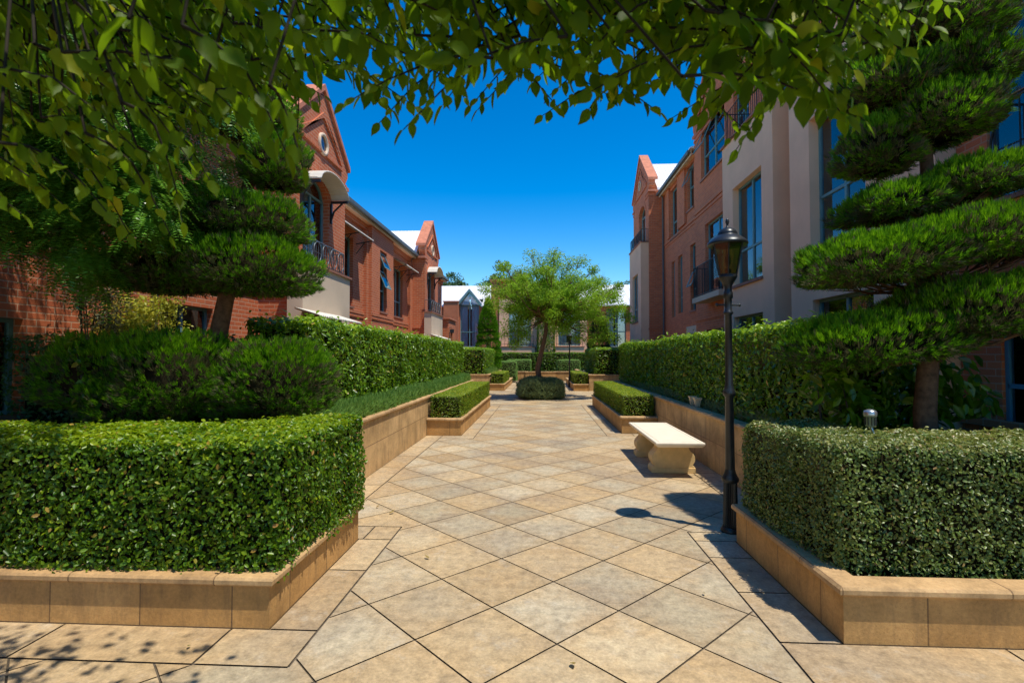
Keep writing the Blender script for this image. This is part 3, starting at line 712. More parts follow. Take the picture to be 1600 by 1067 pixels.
juniper('spreading_juniper', 'bright rounded juniper bush at the start of the tall left hedge', (-2.75, 5.25, .74),
        [(-2.85, 5.3, .74), (-2.85, 5.3, 1.1), (-2.85, 5.3, 1.4)],
        [((-2.68, 5.2, 1.40), (.58, .52, .50), (0, 0)), ((-3.05, 5.2, 1.25), (.40, .4, .42), (0, 0))], M['juni'], 1300, seed=9, cat='juniper bush', group='juniper bushes behind the left hedge', r0=.06)

# shrubs at the left
hedge('dark_shrub_hedge', 'dark shaded shrub hedge running to the left edge behind the foreground hedge', [(-9.5, -3.5, 5.75, 6.5, .74, 1.93)], 900, .06, M['junid'], .5, .15, .05, .2, group=GH, core=.25)
def shrub(name, label, base, blobs, brad, n, L, m, asp=.5, hexa=False, seed=0, droop=0):
    t = thing(name, label, 'shrub', base, 'loose shrubs in the beds'); rs = random.Random(seed); mb = MB()
    for i, c in enumerate(blobs):
        b = Vector(base)+Vector((rs.gauss(0, .05), rs.gauss(0, .05), 0)); c = Vector(c)
        mb.tube([b, b.lerp(c, .5)+Vector((rs.gauss(0, .05), 0, .05)), c], [.018, .012, .005], 5, cap=False)
    mb.build('stem', M['barkdk'], t)
    V, F = blob_leaves(blobs, brad, n, L, asp, 1, .9, hexa=hexa, droop=droop); mk('foliage', V, [(F, 0)], [m], t)
bl, br = scatter_blobs((-5.5, 6.9, 2.12), (.8, .4, .50), 20, .26, 31, .2)
shrub('yellow_shrub', 'yellow-green shrub glowing in front of the left brick wall', (-5.3, 7.0, .1), bl, br, 5200, .055, M['yellow'], seed=2)
bl, br = scatter_blobs((-5.72, 6.35, 2.35), (.26, .3, .75), 14, .2, 32, .2)
shrub('olive_shrub', 'upright olive grey shrub against the left brick wall', (-5.72, 6.35, .1), bl, br, 3200, .06, M['olive'], .25, seed=3)
shrub('pale_leaf_shrub', 'sprig of broad leaves catching light in front of the dark left shrubs', (-4.35, 4.85, .7), [(-4.45, 4.8, 1.65), (-4.35, 4.85, 1.45), (-4.3, 4.75, 1.25), (-4.15, 4.8, 1.15), (-4.5, 4.8, 1.8)], [.12, .12, .12, .12, .08], 170, .075, M['laurel'], .6, True, seed=4)
bl, br = scatter_blobs((3.9, 5.75, 1.25), (.9, .35, .5), 16, .28, 33, .2)
shrub('broadleaf_shrub', 'dark broad-leaved shrub in shade beneath the right juniper', (3.8, 5.8, .7), bl, br, 750, .15, M['laurel'], .5, True, seed=5, droop=.6)
bl, br = scatter_blobs((2.95, 5.15, 1.25), (.32, .25, .4), 8, .2, 35, .2)
shrub('broadleaf_shrub', 'large-leaved shrub at the near end of the tall right hedge', (2.95, 5.2, .7), bl, br, 330, .13, M['laurel'], .45, True, seed=6, droop=.4)

# feathery tree on the left
def fronds(centers, radii, n, rach, leafl, m, name, parent, nl=8):
    idx = RNG.integers(0, len(centers), n); c = np.array(centers)[idx]; r = np.array(radii)[idx][:, None]
    g = rand_unit(n)*(RNG.random((n, 1))**.4)*r
    P0 = c+g; D = nrmz(g*np.array([1, 1, .2])+np.array([.1, -.15, -.55])*r+rand_unit(n)*.25*r)
    up = np.array([[0, 0, 1.]]); side = nrmz(np.cross(D, up)); nn = nrmz(np.cross(side, D))
    Ps = []; Ts = []; Ns = []
    for k in range(nl):
        f = (k+1)/nl
        for sg in (-1, 1):
            p = P0+D*rach*f+np.array([0, 0, -.25])*rach*f*f
            Ts.append(nrmz(side*sg+D*.45)); Ps.append(p+Ts[-1]*leafl*.5); Ns.append(nn)
    P = np.concatenate(Ps); T = np.concatenate(Ts); Nn = np.concatenate(Ns)
    V, F = leaves(P, Nn, leafl*RNG.uniform(.8, 1.15, len(P)), .34, .25, direc=T)
    # rachis as thin blades
    w = side*.0022; a = P0; b = P0+D*rach+np.array([0, 0, -.25])*rach
    V2 = np.stack([a-w, a+w, b], 1).reshape(-1, 3); F2 = np.arange(n*3).reshape(-1, 3)
    V, G = merge([(V, F, 0), (V2, F2, 0)]); return mk(name, V, G, [m], parent)
t = thing('feathery_tree', 'pinnate-leaved tree filling the upper left in front of the brick wall', 'tree', (-6.9, 5.4, 0))
bl, br = scatter_blobs((-5.3, 5.1, 4.6), (2.4, 1.3, 2.4), 105, .55, 41, .25)
b2, r2 = scatter_blobs((-4.35, 4.7, 3.45), (.95, .4, .85), 34, .34, 77, .1); b3, r3 = scatter_blobs((-4.3, 4.9, 4.7), (1.2, .4, .9), 34, .42, 78, .1)
kk = [i for i, p in enumerate(bl) if p[0] > -6.1 and not (p[1] > 5.1 and p[0] < -4.6 and p[2] < 5.5) and (p[0] < -3.45*p[1]/6.9-.25) and p[2] > 2.75 and not (p[2] < 3.6 and p[0] > -4.4)]
bl = [bl[i] for i in kk]; br = [br[i] for i in kk]
bl += b2+b3; br += r2+r3
mb = MB(); mb.tube([(-6.9, 5.4, 0), (-6.7, 5.3, 1.5), (-6.1, 5.1, 2.9)], [.16, .13, .10], 12)
rs = random.Random(5)
for c in bl:
    c = Vector(c); f = Vector((-6.1, 5.1, 2.9)); md = f.lerp(c, .5)+Vector((rs.gauss(0, .15), rs.gauss(0, .15), .15))
    mb.tube([f, f.lerp(md, .6), md, c], [.035, .028, .02, .006], 5, cap=False)
mb.build('trunk', M['barkdk'], t)
fronds(bl, br, 10500, .21, .056, M['feather'], 'crown', t)

# ------------------------------------------------------------------ overhanging foreground tree
#CANOPY-BEGIN
# drooping twigs: start and end point of each, in metres
TW = [(-1.19,1.62,2.72,-0.73,1.7,2.58),(-0.1,1.08,2.33,-0.45,1.16,2.28),(-0.23,1.67,2.74,-0.62,1.75,2.6),(-0.05,1.31,2.52,-0.44,1.39,2.34),(-0.82,1.63,2.67,-0.5,1.71,2.53),(0.06,1.11,2.39,-0.32,1.19,2.23),(-0.75,1.59,2.63,-0.41,1.67,2.52),(0.08,1.3,2.65,-0.31,1.38,2.41),(0.06,1.34,2.63,-0.27,1.42,2.4),(-0.62,1.15,2.44,-0.21,1.23,2.36),(-0.56,1.54,2.79,-0.24,1.62,2.52),(0.15,1.41,2.68,-0.2,1.49,2.43),(0.24,1.48,2.73,-0.19,1.56,2.45),(-0.99,1.47,2.86,-0.48,1.55,2.52),(-0.81,1.4,2.67,-0.38,1.48,2.51),(-1.08,1.57,2.81,-0.59,1.65,2.66),(-0.3,1.58,2.77,-0.69,1.66,2.69),(-0.01,1.32,2.74,-0.25,1.4,2.52),(-0.4,1.32,2.73,-0.2,1.4,2.57),(-0.31,1.1,2.62,-0.13,1.18,2.46),(0.25,1.24,2.64,-0.09,1.32,2.41),(-0.49,1.12,2.53,-0.06,1.2,2.41),(-0.5,1.24,2.71,-0.04,1.32,2.44),(0.28,1.59,2.67,-0.02,1.67,2.59),(0.37,1.59,2.59,0.01,1.67,2.48),(0.39,1.46,2.66,0.03,1.54,2.48),(-0.36,1.37,2.69,0.05,1.45,2.4),(0.54,1.63,2.9,0.08,1.71,2.65),(0.55,1.4,2.72,0.04,1.48,2.56),(-0.34,1.26,2.75,0.09,1.34,2.48),(0.4,1.11,2.51,0.09,1.19,2.37),(0.44,1.28,2.54,0.13,1.36,2.35),(0.45,1.11,2.35,0.12,1.19,2.31),(-0.33,1.34,2.55,0.18,1.42,2.42),(0.5,1.52,2.6,0.23,1.6,2.49),(0.59,1.53,2.69,0.28,1.61,2.53),(-0.2,1.15,2.57,0.24,1.23,2.38),(-0.08,1.27,2.46,0.31,1.35,2.33),(0.71,1.43,2.57,0.32,1.51,2.49),(0.85,1.56,2.58,0.42,1.64,2.45),(0.13,1.2,2.6,0.34,1.28,2.4),(0.49,1.09,2.54,0.29,1.17,2.37),(-0.08,1.41,2.83,0.24,1.49,2.56),(0.56,1.12,2.54,0.34,1.2,2.36),(0.79,1.38,2.52,0.44,1.46,2.37),(0.7,1.24,2.56,0.42,1.32,2.39),(0.58,1.19,2.42,0.43,1.27,2.3),(1.17,1.66,2.73,0.63,1.74,2.42),(0.95,1.5,2.63,0.59,1.58,2.32),(0.12,1.47,2.65,0.61,1.55,2.36),(0.97,1.59,2.84,0.58,1.67,2.55),(0.62,1.09,2.36,0.47,1.17,2.28),(0.11,1.42,2.79,0.62,1.5,2.5),(0.19,1.37,2.61,0.56,1.45,2.51),(0.05,1.32,2.68,0.46,1.4,2.5),(0.35,1.59,2.77,0.73,1.67,2.62),(0.17,1.2,2.45,0.59,1.28,2.38),(0.27,1.17,2.62,0.61,1.25,2.41),(0.25,1.56,2.85,0.83,1.64,2.55),(0.36,1.31,2.57,0.73,1.39,2.38),(0.48,1.38,2.61,0.79,1.46,2.4),(0.34,1.07,2.41,0.65,1.15,2.23),(0.3,1.1,2.29,0.68,1.18,2.23),(0.28,1.12,2.48,0.72,1.2,2.27),(0.52,1.28,2.43,0.83,1.36,2.3),(0.34,1.18,2.49,0.7,1.26,2.37),(0.39,1.07,2.39,0.68,1.15,2.32),(0.36,1.1,2.52,0.75,1.18,2.38),(0.51,1.3,2.71,0.91,1.38,2.48),(0.55,1.29,2.62,0.95,1.37,2.47),(0.69,1.64,2.9,1.24,1.72,2.72),(0.71,1.39,2.71,1.1,1.47,2.59),(0.4,1.15,2.54,0.81,1.23,2.45),(0.71,1.61,2.98,1.31,1.69,2.8),(0.93,1.63,3.07,1.25,1.71,2.8),(0.07,1.21,2.7,0.53,1.29,2.53),(-0.14,1.54,3.08,0.29,1.62,2.75),(0.5,1.22,2.81,0.28,1.3,2.47),(0.37,1.58,2.9,0.9,1.66,2.65),(0.57,1.69,3,0.87,1.77,2.82),(-1.19,1.57,3.22,-0.57,1.65,2.82),(0.52,1.61,3.13,0.88,1.69,2.81),(0.28,1.4,2.9,0.65,1.48,2.66),(-0.37,1.79,3.32,0.08,1.87,2.81),(0.82,1.86,3.19,1.32,1.94,2.88),(0.06,1.2,2.6,0.46,1.28,2.56),(0.1,1.7,3.11,0.76,1.78,2.84),(0.18,1.87,3.39,-0.48,1.95,2.97),(0.5,1.8,3.09,1.03,1.88,2.84),(1.08,1.76,3.2,0.46,1.84,2.92),(-0.02,1.45,2.92,-0.35,1.53,2.63),(0.18,1.57,2.9,0.61,1.65,2.68),(-0.47,1.89,3.34,0.23,1.97,2.9),(-0.33,1.18,2.66,0.12,1.26,2.46),(0.01,1.27,2.84,-0.28,1.35,2.62),(0.04,1.81,3.07,0.72,1.89,2.95),(-0.15,1.15,2.73,0.06,1.23,2.43),(0.35,1.51,3,0.13,1.59,2.73),(0.05,1.34,2.81,-0.3,1.42,2.69),(0.12,1.54,2.98,0.54,1.62,2.77),(1.15,1.64,3.09,0.65,1.72,2.75),(0.48,1.66,2.98,0.86,1.74,2.73),(-0.18,1.36,2.84,0.26,1.44,2.69),(0.1,1.24,2.7,0.54,1.32,2.5),(0.23,1.39,2.73,-0.02,1.47,2.71),(0.16,1.49,2.92,0.62,1.57,2.66),(-0.7,1.58,3.16,-0.43,1.66,2.77),(-0.24,1.15,2.71,0.01,1.23,2.44),(-0.34,1.88,3.28,0.28,1.96,2.86),(-0.22,1.34,2.73,0.11,1.42,2.67),(-1.11,1.68,3.01,-0.62,1.76,2.94),(0.69,1.24,2.64,0.29,1.32,2.52),(-0.5,1.81,3.37,0.03,1.89,2.99),(0.26,1.88,3.15,-0.04,1.96,2.87),(0.41,1.36,2.69,-0,1.44,2.59),(0.34,1.12,2.6,0.67,1.2,2.42),(0.23,1.49,2.94,0.72,1.57,2.69),(-0.59,1.48,2.96,-0.37,1.56,2.69),(0.04,1.16,2.6,0.27,1.24,2.47),(-0.44,1.39,2.89,-0.04,1.47,2.73),(-0.26,1.15,2.59,-0.06,1.23,2.45),(0.04,1.28,2.85,-0.51,1.36,2.66),(0.13,1.18,2.78,0.47,1.26,2.56),(-0.88,1.8,3.26,-0.43,1.88,3.02),(0.02,1.44,2.92,-0.33,1.52,2.64),(-0.92,1.54,3.08,-0.41,1.62,2.78),(-0.19,1.42,2.81,0.38,1.5,2.69),(0.45,1.59,3.12,0.92,1.67,2.83),(-0.05,1.27,2.74,0.19,1.35,2.57),(0.51,1.69,3.16,0.95,1.77,2.9),(-0.57,1.3,2.94,-0.24,1.38,2.52),(-0.29,1.85,3.33,-0.69,1.93,3.06),(0.86,1.87,3.12,0.49,1.95,2.94),(-0.01,1.37,2.9,-0.24,1.45,2.56),(-0.01,1.14,2.64,-0.5,1.22,2.58),(-1.01,1.53,3.03,-0.59,1.61,2.82),(0.28,1.65,3.07,-0.11,1.73,2.85),(0.2,1.21,2.76,-0,1.29,2.48),(0.51,1.79,3.07,0.01,1.87,2.92),(0.42,1.27,2.63,0.76,1.35,2.56),(0.34,1.4,2.87,0.73,1.48,2.61),(0.42,1.68,3,0.9,1.76,2.72),(0.91,1.78,3.26,1.23,1.86,2.8),(-0.71,1.17,2.68,-0.45,1.25,2.47),(0.02,1.39,2.75,0.4,1.47,2.59),(-0.31,1.39,2.8,-0.03,1.47,2.58),(-0.22,1.64,3.23,0.14,1.72,2.87),(0.12,1.8,3.28,0.45,1.88,2.96),(0.62,1.26,2.72,0.21,1.34,2.61),(-1.31,1.87,3.19,-0.74,1.95,3.08),(-0.7,1.61,3.18,-0.27,1.69,2.73),(0.74,1.35,2.76,0.44,1.43,2.56),(0.46,1.13,2.65,0.79,1.21,2.5),(0.84,1.56,2.98,0.51,1.64,2.82),(0.22,1.29,2.73,0.57,1.37,2.56),(-0.36,1.29,2.82,-0.06,1.37,2.65),(-1,1.61,2.97,-0.46,1.69,2.7),(0.69,1.84,3.24,1.23,1.92,2.8),(0.78,1.92,3.17,1.32,2,2.96),(0.5,1.2,2.58,0.8,1.28,2.54),(0.21,1.15,2.65,0.49,1.23,2.46),(0.37,1.71,3.14,0.77,1.79,2.87),(0.31,1.45,3.02,0.66,1.53,2.7),(-0.95,1.42,2.84,-0.57,1.5,2.72),(0.38,1.87,3.08,0.97,1.95,2.95),(-0.2,1.49,2.85,0.17,1.57,2.74),(0.45,1.77,3.23,1.09,1.85,2.9),(-1.5,1.88,3.48,-0.91,1.96,3.11),(-0.36,1.56,2.87,-0.78,1.64,2.81),(-0.03,1.16,2.69,0.16,1.24,2.52),(-0.1,1.52,3.05,0.31,1.6,2.69),(0.34,1.92,3.47,0.8,2,3.06),(-0.99,1.45,2.88,-0.41,1.53,2.64),(0.24,1.16,2.74,0.54,1.24,2.54),(-0.42,1.65,2.96,0.21,1.73,2.81),(0.46,1.53,2.93,1.03,1.61,2.72),(-0.53,1.2,2.82,-0.34,1.28,2.49),(0.28,1.35,2.88,0.66,1.43,2.64),(0.47,1.3,2.89,0.24,1.38,2.58),(0.37,1.51,2.92,0.14,1.59,2.71),(0.02,1.42,3,0.58,1.5,2.61),(0.5,1.43,2.75,0.24,1.51,2.72),(0.57,1.88,3.33,1.02,1.96,2.82),(0.31,1.84,3.26,0.02,1.92,2.95),(-0.33,1.63,3.01,0.23,1.71,2.87),(-1.07,1.47,2.83,-0.5,1.55,2.68),(0.57,1.26,2.78,0.94,1.34,2.52),(-0.12,1.91,3.15,0.24,1.99,3.05),(0.21,1.26,2.86,0.46,1.34,2.51),(-0.98,1.55,3.19,-0.39,1.63,2.67),(-0.32,1.2,2.8,-0,1.28,2.6),(-1.36,1.16,2.54,-1.33,1.24,2.43),(-2.21,1.57,2.67,-1.69,1.65,2.38),(-1.02,0.98,2.33,-1.04,1.06,2.22),(-1.53,1.28,2.66,-1.33,1.36,2.59),(-1.92,1.51,2.65,-1.46,1.59,2.52),(-1.58,1.27,2.41,-1.38,1.35,2.15),(-1.53,1.18,2.24,-1.2,1.26,2.07),(-1.09,0.98,2.13,-0.93,1.06,2.01),(-1.5,1.44,2.4,-1.26,1.52,2.2),(-1.4,1.43,2.37,-1.25,1.51,2.07),(-1.69,1.59,2.7,-1.51,1.67,2.34),(-0.93,0.97,2.41,-0.83,1.05,2.21),(-1.36,1.33,2.35,-1.08,1.41,2.26),(-0.84,0.99,2.21,-0.78,1.07,2.05),(-1.06,1.3,2.25,-0.99,1.38,2.07),(-1,1.08,2.19,-0.86,1.16,1.98),(-1.01,1.11,2.35,-0.84,1.19,2.17),(-1.14,1.21,2.44,-0.89,1.29,2.33),(-1.18,1.31,2.43,-0.92,1.39,2.19),(-1.31,1.41,2.65,-0.96,1.49,2.36),(-0.91,1.13,2.57,-0.77,1.21,2.38),(-0.99,1.01,2.33,-0.66,1.09,2.23),(-1.34,1.62,2.54,-0.98,1.7,2.37),(-1.03,1.2,2.5,-0.73,1.28,2.38),(-0.76,1.12,2.3,-0.65,1.2,2.22),(-1.12,1.34,2.52,-0.75,1.42,2.4),(-0.66,0.91,2.31,-0.5,0.99,2.1),(-0.91,1.33,2.55,-0.7,1.41,2.34),(-0.72,1.16,2.48,-0.59,1.24,2.37),(-0.73,1.26,2.45,-0.61,1.34,2.38),(-0.52,0.96,2.22,-0.49,1.04,2.09),(-1.04,1.29,2.68,-0.71,1.37,2.52),(-1.32,1.15,2.41,-1.33,1.23,2.28),(-1.82,1.38,2.97,-1.61,1.46,2.66),(-1.07,1.11,2.57,-1.03,1.19,2.43),(-0.73,0.87,2.3,-0.75,0.95,2.26),(-1.28,1.2,2.6,-0.92,1.28,2.49),(-1.45,1.42,2.81,-1.34,1.5,2.74),(-1.37,1.14,2.71,-1.26,1.22,2.57),(-0.92,1.03,2.61,-0.66,1.11,2.41),(-1.04,1.25,2.78,-0.88,1.33,2.59),(-0.88,0.97,2.48,-0.57,1.05,2.4),(-0.62,0.96,2.48,-0.51,1.04,2.35),(-0.67,1.19,2.67,-0.57,1.27,2.43),(-1.57,1.24,2.34,-1.24,1.32,2.17),(-1.17,0.97,2.28,-0.86,1.05,2.14),(-1.3,1.31,2.57,-1.2,1.39,2.34),(-1.57,1.09,2.18,-1.24,1.17,2.04),(-1.25,1.53,2.76,-0.89,1.61,2.45),(-0.8,1.43,2.65,-0.73,1.51,2.34),(-1.96,1.73,2.99,-1.71,1.81,2.59),(-2.01,1.4,2.83,-1.66,1.48,2.51),(-2.21,1.63,2.72,-1.62,1.71,2.64),(-0.9,1.36,2.79,-0.74,1.44,2.52),(-1.42,1.5,2.65,-0.9,1.58,2.47),(-1.48,1.49,2.66,-1.33,1.57,2.42),(-1.38,1.47,2.77,-1.15,1.55,2.57),(-1.35,1.58,2.84,-0.9,1.66,2.61),(-1.76,1.9,2.93,-1.27,1.98,2.66),(-2.1,1.62,3.26,-1.8,1.7,2.88),(-1.25,1.42,2.77,-0.83,1.5,2.63),(-1.27,1.51,2.66,-0.84,1.59,2.54),(-2.43,1.99,3.13,-2.12,2.07,3.04),(-1.1,1.35,2.71,-0.91,1.43,2.64),(-1.66,1.41,2.83,-1.23,1.49,2.68),(-1.29,1.36,2.68,-0.97,1.44,2.52),(-1.69,1.59,2.96,-1.61,1.67,2.73),(-2.34,1.62,3.05,-2.01,1.7,2.85),(-1.95,1.72,2.96,-1.61,1.8,2.75),(-1.11,1.34,2.93,-0.88,1.42,2.66),(-1.85,1.72,2.99,-1.71,1.8,2.83),(-1.92,1.5,2.52,-1.7,1.58,2.45),(-1.73,1.69,3.09,-1.26,1.77,2.67),(-1.42,1.55,2.72,-1.22,1.63,2.57),(-1.46,1.67,2.84,-0.86,1.75,2.63),(-1.17,1.46,2.71,-0.94,1.54,2.61),(-1.86,1.35,2.55,-1.5,1.43,2.41),(-1.46,1.95,3.13,-1.01,2.03,2.87),(-1.95,1.78,3.14,-1.44,1.86,2.85),(-1.56,1.31,2.65,-1.49,1.39,2.46),(-1.73,1.6,2.8,-1.51,1.68,2.66),(-1.09,1.31,2.68,-0.93,1.39,2.6),(-1.6,1.43,2.97,-1.38,1.51,2.72),(-1.27,1.43,2.51,-0.9,1.51,2.39),(-1.38,1.33,2.86,-1.31,1.41,2.58),(-2.49,1.88,2.72,-2.22,1.96,2.6),(-1.78,1.33,3.02,-1.53,1.41,2.7),(-1.22,1.68,2.99,-0.9,1.76,2.73),(-1.2,1.94,3.07,-0.92,2.02,2.89),(-2.42,1.85,3.14,-2.09,1.93,3.08),(-2.16,1.74,2.98,-1.99,1.82,2.66),(-1.92,1.51,2.94,-1.58,1.59,2.58),(-2.38,1.56,2.87,-1.82,1.64,2.79),(-2.11,1.8,3.37,-1.84,1.88,3),(-1.43,1.3,2.87,-1.37,1.38,2.66),(-1.51,1.66,2.95,-1.15,1.74,2.65),(-1.05,1.28,2.75,-0.93,1.36,2.5),(-1.34,1.8,3.01,-1.27,1.88,2.83),(-0.79,1.23,2.57,-0.73,1.31,2.5),(-1.74,1.57,2.74,-1.29,1.65,2.47),(-1.79,1.53,2.95,-1.64,1.61,2.86),(-1.42,1.42,2.63,-1.33,1.5,2.38),(-2.23,1.58,2.85,-1.87,1.66,2.72),(-2.36,1.94,3.04,-1.62,2.02,2.8),(-1.82,1.36,2.79,-1.49,1.44,2.51),(-2.01,1.97,3.35,-1.74,2.05,2.88),(-1.77,1.4,2.76,-1.6,1.48,2.56),(-1.65,1.86,3.01,-1.54,1.94,2.93),(-1.21,1.72,2.67,-1.13,1.8,2.61),(-2.09,1.5,2.68,-1.82,1.58,2.63),(-2.26,1.86,3.06,-1.87,1.94,2.67),(-1.54,1.31,2.71,-1.33,1.39,2.49),(-1.45,1.82,3.13,-1.28,1.9,2.93),(-1.13,1.46,3.06,-0.99,1.54,2.73),(-1.26,1.62,2.85,-0.93,1.7,2.67),(-2.08,1.57,2.92,-1.86,1.65,2.6),(-1.92,1.73,2.79,-1.68,1.81,2.55),(-1.05,1.43,2.54,-0.9,1.51,2.47),(-1.98,1.7,3.1,-1.47,1.78,2.77),(-1.18,1.53,2.6,-1.1,1.61,2.42),(-2.1,1.57,2.81,-1.56,1.65,2.6),(-1.63,1.51,2.91,-1.39,1.59,2.6),(-1.56,1.64,2.93,-0.99,1.72,2.74),(-2.22,1.55,2.56,-1.77,1.63,2.5),(-1.23,1.62,2.85,-0.94,1.7,2.63)]

oh = thing('overhanging_tree', 'tree whose leafy twigs hang down across the top of the view', 'tree', (-2.6, -1.7, 0))
mb = MB(); rs = random.Random(12)
mb.tube([(-2.6, -1.7, 0), (-2.55, -1.6, 1.4), (-2.4, -1.4, 2.9)], [.17, .14, .12], 14)
limbs = [[(-2.4, -1.4, 2.9), (-1.6, -.2, 3.3), (-.8, .9, 3.25), (-.3, 1.3, 3.1)], [(-2.4, -1.4, 2.9), (-2.2, 0, 3.2), (-1.7, 1.0, 3.1), (-1.3, 1.35, 2.95)],
         [(-2.4, -1.4, 2.9), (-.9, -.4, 3.5), (.5, .6, 3.5), (1.3, 1.1, 3.2)], [(-2.4, -1.4, 2.9), (-1.0, -.9, 3.6), (.9, 0, 3.6), (2.0, .8, 3.2)]]
LP = []
for lb in limbs:
    mb.tube(lb, [.08, .05, .03, .014], 8)
    for a, b in zip(lb, lb[1:]):
        for k in range(5): LP.append(Vector(a).lerp(Vector(b), k/5))
PB = []; PT = []; PN = []; PL = []; PW = []
for (a0, a1, a2, b0, b1, b2) in TW:
    A = Vector((a0, a1, a2)); E = Vector((b0, b1, b2)); Ln = (E-A).length
    q = min(LP, key=lambda p: (p-A).length)
    mb.tube([q, q.lerp(A, .5)+Vector((0, 0, .06)), A], [.0045, .0035, .003], 5, cap=False)
    mid = A.lerp(E, .5)+Vector((rs.gauss(0, .02), rs.gauss(0, .02), .05))
    path = [A, A.lerp(mid, .5)+Vector((0, 0, .01)), mid, mid.lerp(E, .5)+Vector((0, 0, .008)), E]
    mb.tube(path, [.004, .0034, .0028, .002, .0012], 5, cap=False)
    n = int(Ln/.023)+1; ll = rs.uniform(.055, .086)
    for k in range(n):
        f = .05+.95*k/max(1, n-1); i = min(3, int(f*4)); p = path[i].lerp(path[i+1], f*4-i)
        d = (path[i+1]-path[i]).normalized(); sd = d.cross(Vector((rs.gauss(0, .25), rs.gauss(0, .25), 1))).normalized()*(1 if k % 2 else -1)
        T = d*.55+sd*.75+Vector((rs.gauss(0, .2), rs.gauss(0, .2), -.75+rs.gauss(0, .25)))
        if k == n-1: T = d+Vector((0, 0, -.3))
        sz = ll*(1-.35*f*f)*rs.uniform(.75, 1.12)
        PB.append(p); PT.append(T); PN.append((rs.gauss(0, .5), rs.gauss(-.65, .45), rs.gauss(.5, .45))); PL.append(sz); PW.append(sz*rs.uniform(.52, .68))
mb.build('trunk', M['twig'], oh)
V, FQ, FT = ovate(np.array([tuple(p) for p in PB]), np.array([tuple(p) for p in PT]), np.array(PN), np.array(PL), np.array(PW))
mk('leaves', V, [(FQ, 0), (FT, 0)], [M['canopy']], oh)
# unseen crown above the view, its leaves added to shade twigs and hedge
br2 = MB()
n = 9500; X = RNG.uniform(-4.5, 2.8, n); Yc = RNG.uniform(-1.4, 2.2, n); Z = 1.7+.72*np.maximum(Yc, .8)+.35+RNG.random(n)*1.3
Yc = np.where(X > -.6, np.minimum(Yc, 1.35-RNG.random(n)*.6), Yc)
P = np.stack([X, Yc, Z], 1)
P2 = np.stack([RNG.uniform(-4.3, -2.0, 3600), RNG.uniform(1.8, 3.7, 3600), RNG.uniform(4.7, 5.6, 3600)], 1)  # extra leaf mass added out of view to shade the left hedge
P = P[(np.sin(X*2.3)+np.sin(Yc*3.1+X)+RNG.normal(size=n)*.7) > -1.0]
P2 = P2[(np.sin(P2[:, 0]*4)+np.sin(P2[:, 1]*5+1)+RNG.normal(size=len(P2))*.6) > -.3]; P = np.concatenate([P, P2])
for e in ((-2.6, 2.2, 4.9), (-3.4, 2.9, 5.2), (-3.0, 3.4, 5.1)): br2.tube([(-2.4, -1.4, 2.9), (-2.4, .4, 4.0), e], [.06, .035, .01], 6)
br2.build('limb', M['barkdk'], oh)
V, FQ, FT = ovate(P, rand_unit(len(P))+np.array([0, 0, -.7]), rand_unit(len(P))*.6+np.array([0, 0, 1.]), RNG.uniform(.07, .10, len(P)), RNG.uniform(.04, .06, len(P)))
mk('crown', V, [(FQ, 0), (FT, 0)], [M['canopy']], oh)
#CANOPY-END

